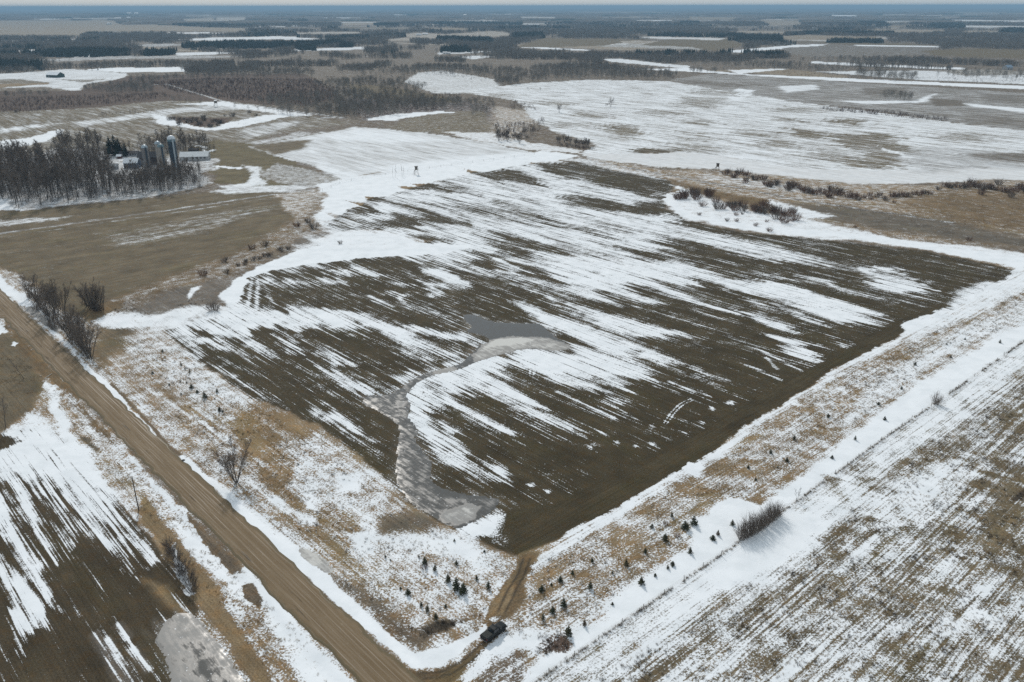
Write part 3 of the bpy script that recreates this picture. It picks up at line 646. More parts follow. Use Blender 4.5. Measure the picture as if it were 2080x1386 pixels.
def build_ground():
    rr = fan_rows()
    th = np.concatenate([np.linspace(-180, -44, 30)[:-1], np.linspace(-44, 44, 860), np.linspace(44, 180, 30)[1:]])
    T, RR = np.meshgrid(np.radians(th), rr)
    X = (RR * np.sin(T)).ravel(); Y = (RR * np.cos(T)).ravel()
    Zh = gz(X, Y)
    nr, nc = len(rr), len(th)
    i = np.arange((nr - 1) * (nc - 1)); a = (i // (nc - 1)) * nc + i % (nc - 1)
    F = np.stack([a, a + 1, a + nc + 1, a + nc], 1)
    me = mesh_np('ground', np.stack([X, Y, Zh], 1), F, None, smooth=True)
    A = paint(X, Y)
    def fl(name, arr):
        at_ = me.attributes.new(name, 'FLOAT', 'POINT'); at_.data.foreach_set('value', np.asarray(arr, np.float32).ravel())
    def vec(name, arr):
        at_ = me.attributes.new(name, 'FLOAT_VECTOR', 'POINT'); at_.data.foreach_set('vector', np.asarray(arr, np.float32).ravel())
    fl('snow', A['s'])
    vec('tex', np.stack([A['k'], A['p'], A['t']], 1))
    vec('bare', A['c'])
    c1, s1, c2, s2 = math.cos(ROW1), math.sin(ROW1), math.cos(ROW2), math.sin(ROW2)
    u = np.where(A['d'] < 1.5, X * c1 - Y * s1, X * c2 - Y * s2)
    v = np.where(A['d'] < 1.5, X * s1 + Y * c1, X * s2 + Y * c2)
    vec('rows', np.stack([u, v, np.zeros_like(u)], 1))
    me.materials.append(ground_mat())
    o = link('ground', me)
    tag(o, kind='structure')
    return o

# ------------------------------------------------------------------ materials
class NT:
    def __init__(self, name):
        self.m = bpy.data.materials.new(name); self.m.use_nodes = True
        self.t = self.m.node_tree; self.b = self.t.nodes['Principled BSDF']
    def n(self, typ, **kw):
        x = self.t.nodes.new(typ)
        for k, v in kw.items(): setattr(x, k, v)
        return x
    def l(self, a, b): self.t.links.new(a, b)
    def put(self, sock, v):
        if isinstance(v, bpy.types.NodeSocket): self.l(v, sock)
        else: sock.default_value = v
    def math(self, op, a, b=0.0, c=0.0, clamp=False):
        x = self.n('ShaderNodeMath', operation=op, use_clamp=clamp)
        self.put(x.inputs[0], a); self.put(x.inputs[1], b); self.put(x.inputs[2], c)
        return x.outputs[0]
    def vmath(self, op, a, b):
        x = self.n('ShaderNodeVectorMath', operation=op)
        self.put(x.inputs[0], a); self.put(x.inputs[1], b)
        return x.outputs[0]
    def noise(self, vec, scale=1.0, detail=2.0, rough=.5):
        x = self.n('ShaderNodeTexNoise'); self.put(x.inputs['Vector'], vec)
        x.inputs['Scale'].default_value = scale; x.inputs['Detail'].default_value = detail; x.inputs['Roughness'].default_value = rough
        return x.outputs['Fac']
    def attr(self, name, out='Fac'):
        x = self.n('ShaderNodeAttribute', attribute_name=name); return x.outputs[out]
    def mix(self, f, a, b, blend='MIX'):
        x = self.n('ShaderNodeMix', data_type='RGBA', blend_type=blend)
        self.put(x.inputs[0], f); self.put(x.inputs[6], a); self.put(x.inputs[7], b)
        return x.outputs[2]
    def range(self, v, a, b, c=0.0, d=1.0, smooth=True):
        x = self.n('ShaderNodeMapRange', interpolation_type='SMOOTHSTEP' if smooth else 'LINEAR')
        self.put(x.inputs[0], v)
        for i, q in enumerate((a, b, c, d)): self.put(x.inputs[1 + i], q)
        return x.outputs[0]
    def pos(self): return self.n('ShaderNodeNewGeometry').outputs['Position']
    def obj(self): return self.n('ShaderNodeTexCoord').outputs['Object']
    def bump(self, h, strength=.5, dist=.1):
        x = self.n('ShaderNodeBump'); x.inputs['Strength'].default_value = strength; x.inputs['Distance'].default_value = dist
        self.l(h, x.inputs['Height']); self.l(x.outputs[0], self.b.inputs['Normal'])
    def base(self, v): self.put(self.b.inputs['Base Color'], v)
    def set(self, **kw):
        for k, v in kw.items(): self.put(self.b.inputs[k], v)
def rgb(c): return (c[0], c[1], c[2], 1.0)

def ground_mat():
    N = NT('fields_and_snow')
    P = N.pos(); RC = N.attr('rows', 'Vector')
    sep = N.n('ShaderNodeSeparateXYZ'); N.l(N.attr('tex', 'Vector'), sep.inputs[0])
    K, SP, TH = sep.outputs
    n1 = N.noise(N.vmath('MULTIPLY', RC, (1/1.0, 1/38.0, 1)), 1, 3, .6)
    n2 = N.noise(N.vmath('MULTIPLY', RC, (1/6.0, 1/55.0, 1)), 1, 2, .5)
    n5 = N.noise(N.vmath('MULTIPLY', RC, (1/0.42, 1/22.0, 1)), 1, 2, .6)
    n3 = N.noise(P, 1/0.48, 4, .8)
    n4 = N.noise(P, 1/4.5, 3, .6)
    st = N.math('ADD', N.math('ADD', N.math('MULTIPLY', N.math('SUBTRACT', n1, .5), 1.25), N.math('MULTIPLY', N.math('SUBTRACT', n2, .5), .7)), N.math('MULTIPLY', N.math('SUBTRACT', n5, .5), 1.0))
    sp = N.math('ADD', N.math('MULTIPLY', N.math('SUBTRACT', n3, .5), 2.0), N.math('MULTIPLY', N.math('SUBTRACT', n4, .5), .9))
    s = N.math('ADD', N.attr('snow'), N.math('ADD', N.math('MULTIPLY', st, K), N.math('MULTIPLY', sp, SP)))
    w = N.math('ADD', N.math('MULTIPLY', TH, .42), .055)
    mask = N.range(s, N.math('SUBTRACT', .5, w), N.math('ADD', .5, w))
    # bare ground
    bare = N.attr('bare', 'Vector')
    furrow = N.noise(N.vmath('MULTIPLY', RC, (1/0.5, 1/30.0, 1)), 1, 2, .6)
    clod = N.noise(P, 1/0.35, 3, .65)
    big = N.noise(P, 1/11.0, 3, .6)
    patch = N.noise(N.vmath('MULTIPLY', RC, (1/5.0, 1/30.0, 1)), 1, 3, .6)
    f = N.math('MULTIPLY', N.range(clod, .25, .75, .55, 1.45, False), N.math('MULTIPLY', N.range(furrow, .3, .7, .82, 1.18, False), N.math('MULTIPLY', N.range(big, .3, .7, .78, 1.22, False), N.range(patch, .3, .7, .85, 1.15, False))))
    col = N.n('ShaderNodeVectorMath', operation='SCALE'); N.l(bare, col.inputs[0]); N.l(f, col.inputs['Scale'])
    warm = N.mix(N.range(N.noise(P, 1/2.3, 2, .6), .42, .68, 0, .5), col.outputs[0], N.mix(1.0, col.outputs[0], rgb((1.22, .98, .72)), 'MULTIPLY'))
    green = N.range(N.noise(N.vmath('MULTIPLY', RC, (1/9.0, 1/40.0, 1)), 1, 3, .6), .5, .68, 0, .25)
    warm = N.mix(green, warm, N.mix(1.0, warm, rgb((.98, 1.08, .72)), 'MULTIPLY'))
    snowc = N.mix(N.range(N.noise(P, 1/7.0, 3, .6), .35, .75), rgb((.79, .82, .85)), rgb((.70, .735, .765)))
    N.base(N.mix(mask, warm, snowc))
    N.set(Roughness=.9)
    N.b.inputs['Specular IOR Level'].default_value = .06
    hb = N.math('ADD', N.math('MULTIPLY', N.math('ADD', N.math('MULTIPLY', clod, .6), furrow), N.math('SUBTRACT', 1.1, mask)), N.math('MULTIPLY', mask, N.math('ADD', .55, N.math('MULTIPLY', N.noise(P, 1/3.0, 3, .5), 1.1))))
    N.bump(hb, .55, .16)
    return N.m

def road_mat():
    N = NT('gravel')
    RC = N.attr('rows', 'Vector'); P = N.pos()
    sep = N.n('ShaderNodeSeparateXYZ'); N.l(RC, sep.inputs[0]); u = sep.outputs[0]
    wob = N.math('ADD', u, N.math('MULTIPLY', N.math('SUBTRACT', N.noise(N.vmath('MULTIPLY', RC, (0, 1/25.0, 1)), 1, 2), .5), 2.2))
    trk = None
    for c, wd in ((-2.3, .38), (-.75, .34), (.9, .38), (2.5, .34)):
        g = N.range(N.math('ABSOLUTE', N.math('SUBTRACT', wob, c)), wd, wd * .25)
        trk = g if trk is None else N.math('MAXIMUM', trk, g)
    lines = N.noise(N.vmath('MULTIPLY', RC, (1/.35, 1/40.0, 1)), 1, 3, .6)
    big = N.noise(N.vmath('MULTIPLY', RC, (1/2.5, 1/14.0, 1)), 1, 3, .6)
    fine = N.noise(P, 1/.25, 3, .7)
    c = N.mix(N.range(big, .3, .72), rgb((.150, .106, .060)), rgb((.188, .138, .084)))
    c = N.mix(N.math('MULTIPLY', trk, .35), c, rgb((.235, .185, .128)))
    c = N.mix(N.math('MULTIPLY', N.range(lines, .55, .72), .5), c, rgb((.098, .070, .042)))
    c = N.mix(N.math('MULTIPLY', N.range(lines, .42, .30), .4), c, rgb((.29, .25, .20)))
    c = N.mix(N.math('MULTIPLY', N.range(fine, .6, .75), .5), c, rgb((.3, .25, .19)))
    wet = N.math('MULTIPLY', N.range(N.noise(N.vmath('MULTIPLY', RC, (1/1.1, 1/16.0, 1)), 1, 3, .6), .60, .68), N.range(u, .5, -.8))
    c = N.mix(N.math('MULTIPLY', wet, .7), c, rgb((.055, .042, .028)))
    c = N.mix(N.math('MULTIPLY', N.range(N.noise(P, 1/1.6, 4, .7), .62, .72), .55), c, rgb((.26, .215, .155)))
    edge = N.range(N.math('ADD', N.math('ABSOLUTE', u), N.math('MULTIPLY', N.math('SUBTRACT', N.noise(P, 1/1.5, 3, .6), .5), 1.6)), 3.2, 3.9)
    c = N.mix(edge, c, rgb((.125, .10, .06)))
    N.base(c)
    N.set(Roughness=N.range(lines, .35, .5, .5, .85))
    N.b.inputs['Specular IOR Level'].default_value = .14
    N.bump(N.math('ADD', fine, N.math('MULTIPLY', lines, .8)), .5, .05)
    return N.m

def water_mat():
    N = NT('melt_water_and_ice')
    P = N.pos(); RC = N.attr('rows', 'Vector'); K = N.attr('ice')
    n = N.noise(N.vmath('MULTIPLY', RC, (1/1.1, 1/7.0, 1)), 1, 4, .65)
    m = N.noise(P, 1/3.5, 4, .65)
    sp = N.noise(P, 1/.8, 3, .6)
    v = N.math('ADD', K, N.math('ADD', N.math('MULTIPLY', N.math('SUBTRACT', n, .5), .6), N.math('MULTIPLY', N.math('SUBTRACT', m, .5), .5)))
    ice = N.range(v, .32, .72)
    white = N.range(v, .72, .95)
    fl = N.math('MULTIPLY', N.range(sp, .66, .70), N.range(K, .15, .3))
    c = N.mix(ice, rgb((.085, .083, .078)), rgb((.25, .245, .235)))
    c = N.mix(white, c, rgb((.52, .515, .49)))
    c = N.mix(fl, c, rgb((.76, .78, .8)))
    N.base(c)
    N.set(Roughness=N.math('ADD', .12, N.math('MULTIPLY', N.math('MAXIMUM', N.math('MULTIPLY', ice, .9), N.math('MAXIMUM', white, fl)), .65)))
    N.b.inputs['IOR'].default_value = 1.33
    N.bump(N.math('ADD', m, N.math('MULTIPLY', sp, .5)), .25, .06)
    return N.m

def simple(name, c, rough=.7, var=.25, scale=3.0, metal=0.0, bump=0.0, spec=.4):
    N = NT(name)
    n = N.noise(N.obj(), scale, 3, .6)
    N.base(N.mix(N.range(n, .3, .7), rgb([x * (1 - var) for x in c]), rgb([min(1, x * (1 + var)) for x in c])))
    N.set(Roughness=rough, Metallic=metal)
    N.b.inputs['Specular IOR Level'].default_value = spec
    if bump: N.bump(n, bump, .03)
    return N.m

def build_road():
    mat = road_mat()
    us = np.array([-4.6, -4.1, -3.6, -2.8, -1.8, -.6, .6, 1.8, 2.8, 3.6, 4.1, 4.6])
    vs = np.concatenate([np.arange(-170, 420, 2.0), np.arange(420, 2500, 20.0)])
    V = []; RC = []
    for j, v in enumerate(vs):
        for i, u in enumerate(us):
            e = 0.0
            if abs(u) > 3.4: e = math.copysign(1, u) * (float(vnoise(v / 3.0, i // 6, 41)) - .5) * 1.1
            x, y = ROAD_P + ROAD_D * v + ROAD_N * (u * ROAD_W / 7.6 + e)
            z = 0.22 * (1 - (abs(u) / 4.6) ** 2) + .02 if abs(u) < 4.5 else -.35
            V.append((x, y, z)); RC.append((u, v, 0))
    nc = len(us)
    F = [(j*nc+i, j*nc+i+1, (j+1)*nc+i+1, (j+1)*nc+i) for j in range(len(vs)-1) for i in range(nc-1)]
    me = mesh_np('gravel_road', V, np.array(F), mat, True)
    a = me.attributes.new('rows', 'FLOAT_VECTOR', 'POINT'); a.data.foreach_set('vector', np.array(RC, np.float32).ravel())
    tag(link('gravel_road', me), kind='structure')
    # side lane joining at the far left
    p0 = np.array(at(28, 640)); p1 = np.array(at(-260, 632)); d = (p1 - p0) / np.hypot(*(p1 - p0)); nn = np.array([d[1], -d[0]])
    V = []; RC = []
    for j in range(30):
        for u in us:
            w = .62 + .5 * math.exp(-j / 1.5)
            x, y = p0 + d * (j * 4.0) + nn * u * w
            V.append((x, y, .16 * (1 - (abs(u) / 4.6) ** 2) + .01 if abs(u) < 4.5 else -.3)); RC.append((u, j * 4.0 + 700, 0))
    F = [(j*nc+i, (j+1)*nc+i, (j+1)*nc+i+1, j*nc+i+1) for j in range(29) for i in range(nc-1)]
    me = mesh_np('side_lane', V, np.array(F), mat, True)
    a = me.attributes.new('rows', 'FLOAT_VECTOR', 'POINT'); a.data.foreach_set('vector', np.array(RC, np.float32).ravel())
    tag(link('side_lane', me), kind='structure')

ICE_PATCHES = [  # outline, milkiness
 ([(962,722),(988,694),(1030,682),(1080,683),(1120,690),(1172,705),(1130,716),(1080,706),(1050,712),(1000,726),(962,738)], .80),
 ([(1000,690),(1050,683),(1085,688),(1060,696),(1010,702),(985,712)], 1.0),
 ([(888,1050),(908,1036),(950,1023),(975,1029),(962,1052),(930,1068)], .82),
 ([(880,744),(925,748),(935,760),(890,762)], .8),
 ([(800,815),(822,818),(818,834),(802,828)], .75),
 ([(945,672),(985,680),(1000,690),(970,700)], .4),
 ([(334,1262),(372,1246),(402,1256),(440,1310),(520,1440),(352,1420),(334,1318)], .56),
 ([(380,1300),(430,1330),(500,1420),(400,1400)], .38),
 ([(36,624),(70,620),(125,668),(120,680),(70,650)], .6),
 ([(605,1118),(650,1120),(690,1160),(660,1172)], .9),
]
def build_pools():
    mat = water_mat()
    for key, w in POOL_W.items():
        pa = np.array(w); x0, y0 = pa.min(0) - 2; x1, y1 = pa.max(0) + 2
        step = .8 if key != 'melt' else 1.1
        gx = np.arange(x0, x1, step); gy = np.arange(y0, y1, step)
        X, Y = np.meshgrid(gx, gy); X = X.ravel(); Y = Y.ravel()
        wx, wy = warp_xy(X, Y)
        d = seg_dist(X + wx * .55, Y + wy * .55, w, True); ins = inside(X + wx * .55, Y + wy * .55, w)
        nx = len(gx)
        keep = ins.reshape(len(gy), nx)
        q = keep[:-1, :-1] | keep[1:, :-1] | keep[:-1, 1:] | keep[1:, 1:]
        jj, ii = np.nonzero(q)
        a = jj * nx + ii
        F = np.stack([a, a + 1, a + nx + 1, a + nx], 1)
        used = np.unique(F); rem = -np.ones(len(X), int); rem[used] = np.arange(len(used)); F = rem[F]
        X, Y, wx, wy = X[used], Y[used], wx[used], wy[used]
        # the sheet dips under the soil at its margin so that the shore is ragged
        d = seg_dist(X + wx * .55, Y + wy * .55, w, True); ins = inside(X + wx * .55, Y + wy * .55, w)
        z = np.where(ins, .012, -.012 - .06 * np.minimum(d, 1))
        k = np.full(len(X), .14 if key == 'melt' else .5)
        for pts, val in ICE_PATCHES:
            zz = dict(pts=[at(*p) for p in pts], soft=3.0, w=None, warp=1.0, line=False)
            m, ww = zone_mask(zz, X, Y, wx, wy)
            if ww is not None: k[m] += (val - k[m]) * ww
        if key == 'melt':   # the long channel is skinned with thin grey ice
            m, ww = zone_mask(dict(pts=[at(*p) for p in [(700,760),(1000,720),(1040,760),(900,1000),(1040,1010),(940,1090),(780,1010),(720,830)]], soft=6, w=None, warp=1, line=False), X, Y, wx, wy)
            k[m] = np.where((k[m] < .3), k[m] + (.40 - k[m]) * ww, k[m])
        if key == 'glint': k[:] = .36
        if key == 'verge': k[:] = .85
        me = mesh_np('meltwater_pool', np.stack([X, Y, z], 1), F, mat, False)
        a_ = me.attributes.new('ice', 'FLOAT', 'POINT'); a_.data.foreach_set('value', k.astype(np.float32))
        c1, s1 = math.cos(ROW1), math.sin(ROW1)
        a_ = me.attributes.new('rows', 'FLOAT_VECTOR', 'POINT'); a_.data.foreach_set('vector', np.stack([X*c1 - Y*s1, X*s1 + Y*c1, 0*X], 1).astype(np.float32).ravel())
        tag(link('meltwater_pool', me), kind='structure')

for _w in list(POOL_W.values())[:2]:       # muddy, half thawed margin
    ZONES.append(dict(pts=_w, c='mud', s=.34, k=.9, p=.9, t=.2, d=None, soft=7, warp=1.3, w=None, row=.3, line=False))
ground = build_ground()
build_road()
build_pools()

# ------------------------------------------------------------------ trees, shrubs and grass
M = {}
M['bark'] = simple('bark', (.085, .072, .062), .9, .3, 2.0)
M['twig'] = simple('twigs', (.135, .112, .096), .9, .25, .6)
M['brown_twig'] = simple('brown_twigs', (.155, .125, .102), .9, .25, .6)
M['greytwig'] = simple('grey_twigs', (.155, .140, .122), .9, .25, .6)
M['redtwig'] = simple('willow_twigs', (.165, .100, .072), .9, .35, .5)
M['pale_bark'] = simple('pale_bark', (.42, .40, .36), .8, .25, 1.5)
M['needle'] = simple('needles', (.048, .058, .026), .8, .45, 1.2)
M['olive_needle'] = simple('dull_needles', (.062, .062, .024), .8, .4, 1.2)
M['brown_needle'] = simple('browned_needles', (.105, .072, .035), .8, .4, 1.2)
M['darkneedle'] = simple('dark_needles', (.022, .034, .022), .85, .4, .5)
M['straw'] = simple('straw', (.26, .19, .105), .9, .3, .8)
M['weed'] = simple('dead_weeds', (.095, .072, .052), .9, .35, .8)
M['wood'] = simple('weathered_wood', (.17, .15, .125), .85, .25, 3.0)

class TG:
    """tapering three sided twigs collected into one mesh"""
    def __init__(self): self.V = []; self.F = []
    def limb(self, pts, r0, r1, n=3):
        b = len(self.V); m = len(pts)
        for i, p in enumerate(pts):
            a = pts[max(i-1, 0)]; c = pts[min(i+1, m-1)]
            t = (c - a).normalized(); u = t.orthogonal().normalized(); w = t.cross(u)
            r = r0 + (r1 - r0) * i / (m - 1)
            for j in range(n):
                q = p + u * (r * math.cos(2*math.pi*j/n)) + w * (r * math.sin(2*math.pi*j/n))
                self.V.append((q.x, q.y, q.z))
        for i in range(m - 1):
            for j in range(n):
                k = (j + 1) % n
                self.F.append((b+i*n+j, b+i*n+k, b+(i+1)*n+k, b+(i+1)*n+j))
    def mesh(self, name, mat): return mesh_np(name, self.V, np.array(self.F), mat)

def path(r, p, d, L, n, bend=.12, up=.0):
    pts = [p.copy()]; d = d.normalized()
    for i in range(n):
        d = (d + Vector((r.gauss(0, bend), r.gauss(0, bend), r.gauss(0, bend) + up))).normalized()
        p = p + d * (L / n); pts.append(p.copy())
    return pts
def fork(r, d, ang):
    ax = d.orthogonal().normalized(); ax.rotate(Matrix.Rotation(r.uniform(0, 6.283), 3, d))
    q = d.copy(); q.rotate(Matrix.Rotation(ang, 3, ax)); return q
def along(pts, t):
    x = t * (len(pts) - 1); i = min(int(x), len(pts) - 2)
    return pts[i].lerp(pts[i+1], x - i), (pts[i+1] - pts[i]).normalized()

def bare_tree_meshes(seed, h, stems=1, lean=.1, n1=12, n2=7, n3=4, start=.3, ang=.75, rb=None, tw=.012, base_w=.25, up=.05, leandir=None, bark='bark', twig='twig', L1=.42):
    r = random.Random(seed); T = TG(); K = TG()
    for s in range(stems):
        a = r.uniform(0, 6.283) if stems == 1 else 6.283 * s / stems + r.uniform(-.4, .4)
        ln = lean * r.uniform(.5, 1.3)
        d = Vector((math.cos(a) * ln, math.sin(a) * ln, 1))
        if leandir: d = Vector(leandir)
        hs = h * r.uniform(.78, 1.0) if stems > 1 else h
        p0 = Vector((math.cos(a) * base_w * (stems > 1), math.sin(a) * base_w * (stems > 1), -.15))
        main = path(r, p0, d, hs, 8, .045, .01)
        rad = (rb or h * .013) * (1 if stems == 1 else .8)
        T.limb(main, rad, rad * .22, 5)
        for i in range(n1):
            t = start + (1 - start) * (i + r.random()) / n1 * .98
            p, dd = along(main, t)
            L = hs * L1 * (1.15 - t) * r.uniform(.6, 1.15) + .25
            b1 = path(r, p, fork(r, dd, ang * r.uniform(.6, 1.15)), L, 4, .13, up)
            (T if L > h * .25 else K).limb(b1, rad * .42 * (1.1 - t * .6), tw, 3)
            for j in range(n2):
                t2 = .2 + .8 * (j + r.random()) / n2
                p2, d2 = along(b1, min(t2, .99))
                L2 = L * .5 * (1.2 - t2 * .6) * r.uniform(.5, 1.2)
                b2 = path(r, p2, fork(r, d2, .65 * r.uniform(.5, 1.3)), L2, 3, .15, up)
                K.limb(b2, tw * 1.9, tw * .8, 3)
                for q in range(n3):
                    p3, d3 = along(b2, r.uniform(.25, .98))
                    b3 = path(r, p3, fork(r, d3, .6 * r.uniform(.5, 1.4)), L2 * r.uniform(.35, .7) + .1, 2, .12, up)
                    K.limb(b3, tw * 1.1, tw * .5, 3)
    return T.mesh('trunk', M[bark]), K.mesh('crown', M[twig])

def shrub_meshes(seed, h, w, stems, twigs, tw=.014, mat='redtwig', up=.03, fan=.55):
    r = random.Random(seed); T = TG(); K = TG()
    for s in range(stems):
        a = r.uniform(0, 6.283); q = math.sqrt(r.random())
        p0 = Vector((math.cos(a) * q * w * .28, math.sin(a) * q * w * .28, -.1))
        d = Vector((math.cos(a) * fan * q, math.sin(a) * fan * q, 1))
        hs = h * (1.05 - .35 * q) * r.uniform(.65, 1.1)
        m = path(r, p0, d, hs, 5, .06, up)
        T.limb(m, tw * 2.0, tw * .5, 3)
        for j in range(twigs):
            p, dd = along(m, r.uniform(.2, .95))
            K.limb(path(r, p, fork(r, dd, r.uniform(.25, .8)), hs * r.uniform(.15, .4), 2, .1, up), tw, tw * .4, 3)
    return T.mesh('stem', M[mat]), K.mesh('twig_crown', M[mat])

def spruce_mesh(seed, h, w, whorls=13, per=9, mat='needle', nsub=5, wide=.16):
    """needle sprays in whorls round a stem"""
    r = random.Random(seed); V = []; F = []
    for i in range(whorls):
        t = (i + .4) / whorls
        L0 = w * .5 * (1.05 - t) ** .85 + .02 * h
        for j in range(per):
            a = 6.283 * (j + r.random() * .7) / per + i * 1.3
            L = L0 * r.uniform(.65, 1.15); z = h * (.06 + .92 * t) + r.uniform(-.02, .02) * h
            rise = r.uniform(-.25, .25) + .35 * t
            ca, sa = math.cos(a), math.sin(a)
            for q in range(nsub):
                f = (q + .5) / nsub; c = L * f
                side = (r.random() - .5) * .5 * L * (1 - f * .5)
                b = len(V); ww = L0 * wide * r.uniform(.7, 1.4); ll = L * .42
                cx, cy, cz = ca * c - sa * side, sa * c + ca * side, z + rise * c - .25 * abs(side)
                dx, dy = ca - sa * side * 1.2 / max(L, .05), sa + ca * side * 1.2 / max(L, .05)
                V += [(cx - sa*ww, cy + ca*ww, cz), (cx + sa*ww, cy - ca*ww, cz + r.uniform(-.3,.3)*ww), (cx + dx*ll, cy + dy*ll, cz + rise * ll + r.uniform(-.06, .12) * L), (cx + dx*ll*.4, cy + dy*ll*.4, cz + ww*.9)]
                F += [(b, b+1, b+2), (b, b+3, b+2)]
    for q in range(6):      # leading shoot
        a = r.uniform(0, 6.28); b = len(V); s = .012 * h + .01
        V += [(math.cos(a)*s, math.sin(a)*s, h*.9), (-math.cos(a)*s, -math.sin(a)*s, h*.9), (r.gauss(0, .01)*h, r.gauss(0, .01)*h, h*(1.0 + .06*r.random()))]
        F += [(b, b+1, b+2)]
    return mesh_np('foliage', V, F, M[mat])
def spruce_trunk(h):
    return MB().tube([(0, 0, -.15), (0, 0, h*.5), (0, 0, h*.97)], [h*.02 + .01, h*.012 + .006, .004], 5).mesh('trunk', M['bark'])

def two_part(name, meshes, names, label, cat, group, loc, rz, sc=1.0):
    o = empty(name, loc, rz, sc)
    tag(o, label, cat, group)
    for me, nm in zip(meshes, names): link(nm, me, o)
    return o

def put(proto, px, py, rz=None, sc=1.0, label=None, group=None, xy=None):
    x, y = xy if xy else at(px, py)
    o = proto if not proto.get('_used') else copy_tree(proto)
    proto['_used'] = 1
    if '_used' in o and o is not proto: del o['_used']
    o.location = (x, y, gz1(x, y)); o.rotation_euler = (0, 0, rng.uniform(0, 6.28) if rz is None else rz)
    s = sc; o.scale = (s, s, s)
    if label: o['label'] = label
    if group: o['group'] = group
    elif 'group' in o.keys() and group == '': del o['group']
    return o
PROTOS = []
def proto(name, meshes, names, cat):
    o = two_part(name, meshes, names, None, cat, None, (0, 0, 0), 0); PROTOS.append(o); return o

def row_pts(pts, n, jx, jy, seed):
    r = random.Random(seed); out = []
    seg = [math.hypot(pts[i+1][0]-pts[i][0], pts[i+1][1]-pts[i][1]) for i in range(len(pts)-1)]; tot = sum(seg)
    for k in range(n):
        t = (k + r.random()) / n * tot; i = 0
        while i < len(seg) - 1 and t > seg[i]: t -= seg[i]; i += 1
        f = t / seg[i]
        out.append((pts[i][0] + (pts[i+1][0]-pts[i][0])*f + r.gauss(0, jx), pts[i][1] + (pts[i+1][1]-pts[i][1])*f + r.gauss(0, jy), r))
    return out
# ---- trees along the road
road_trees = [proto('bare_tree', bare_tree_meshes(100 + i, 10.0, stems=st + 3, lean=.32, n1=11, n2=6, n3=3, start=.22, ang=.5, tw=.0115, base_w=.5, twig='brown_twig'), ('trunk', 'crown'), 'tree') for i, st in enumerate((4, 3, 5, 4))]
G_ROAD = 'bare trees along the gravel road'
RT = [(60,604,.85),(74,614,.9),(86,628,1.0),(97,640,.95),(104,654,1.05),(116,640,1.0),(127,628,1.0),(110,622,.9),
      (141,680,.95),(147,689,1.05),(158,690,.95),(164,700,1.0),(171,708,.85),(183,727,1.12),(176,716,.9)]
for i, (x, y, s) in enumerate(RT):
    if i < 8: lb = 'bare many-stemmed tree in the far clump of the road row'
    elif i != 13: lb = 'bare many-stemmed tree in the near clump of the road row'
    else: lb = 'largest nearest tree of the road row, bare stems fanning out of the ditch snow'
    put(road_trees[i % 4], x, y, None, s * 1.3, lb, G_ROAD)
verge_bush = [proto('shrub', shrub_meshes(240 + i, 3.6, 3.2, 46, 12, .012, 'brown_twig', .03, .7), ('stem', 'twig_crown'), 'shrub') for i in range(2)]
for i, (x, y, r) in enumerate(row_pts([(56,600),(84,630),(104,656),(140,684),(164,706),(184,730)], 14, 5, 4, 91)):
    put(verge_bush[i % 2], x, y, None, r.uniform(.6, 1.15), 'brown brush among the trees of the road row', 'brush under the road row')
for i, (x, y, r) in enumerate(row_pts([(172,618),(190,632),(212,634)], 7, 4, 3, 92)):
    put(verge_bush[i % 2], x, y, None, r.uniform(.6, 1.0), 'brown brush in the small clump standing back from the road', 'brush under the small clump')
for i, (x, y, s) in enumerate([(178,622,.8),(186,627,1.05),(193,630,.85),(200,624,.75),(208,630,.7)]):
    put(road_trees[(i + 1) % 4], x, y, None, s * 1.3, 'bare tree in the small clump standing back from the road', 'small tree clump back from the road')
lone = proto('bare_tree', bare_tree_meshes(131, 12.0, stems=7, lean=.36, n1=14, n2=8, n3=5, start=.25, ang=.5, tw=.013, base_w=.25, twig='brown_twig'), ('trunk', 'crown'), 'tree')
put(lone, 480, 979, .3, 1.0, 'lone bare vase-shaped tree in dry grass between gravel road and ploughed field')
leaner = proto('bare_tree', bare_tree_meshes(141, 8.2, n1=12, n2=3, n3=1, start=.3, ang=.6, tw=.014, leandir=(-.42, .05, 1), L1=.2), ('trunk', 'crown'), 'tree')
put(leaner, 49, 770, 0, 1.0, 'thin leaning bare sapling on the brown verge left of the gravel road')
edge = proto('bare_tree', bare_tree_meshes(151, 10, n1=14, n2=5, n3=3, start=.25, ang=.7, tw=.015, lean=.05), ('trunk', 'crown'), 'tree')
put(edge, 12, 868, .4, .95, 'bare slender tree at the left edge above the snowy field corner')
edge2 = proto('bare_tree', bare_tree_meshes(152, 9, stems=2, n1=10, n2=5, n3=3, start=.25, ang=.6, tw=.015, lean=.12), ('trunk', 'crown'), 'tree')
put(edge2, -4, 866, 1.4, 1.0, 'dark twin-stemmed bare tree cut by the left edge of the view')

# ---- shrubs
fence_bush = [proto('shrub', shrub_meshes(200 + i, 4.6, 2.8, 54, 10, .014, 'brown_twig', .03, .55), ('stem', 'twig_crown'), 'shrub') for i in range(3)]
for i, (x, y, s) in enumerate([(1505,1096,.9),(1513,1092,1.05),(1521,1088,1.1),(1530,1083,1.12),(1539,1078,1.1),(1547,1072,1.05),(1555,1066,1.0),(1563,1060,1.0),(1571,1053,1.08),(1577,1047,.9)]):
    put(fence_bush[i % 3], x, y, None, s, 'bare grey bush in the dense clump at the fence', 'bushes of the clump at the fence')
put(fence_bush[1], 1900, 822, None, .95, 'single grey fan-shaped bush on the fence line, far up from the long clump', '')
sap = proto('bare_tree', bare_tree_meshes(161, 3.6, stems=3, lean=.2, n1=6, n2=3, n3=1, start=.3, ang=.5, tw=.012, base_w=.1, twig='greytwig', bark='greytwig', rb=.03), ('trunk', 'crown'), 'tree')
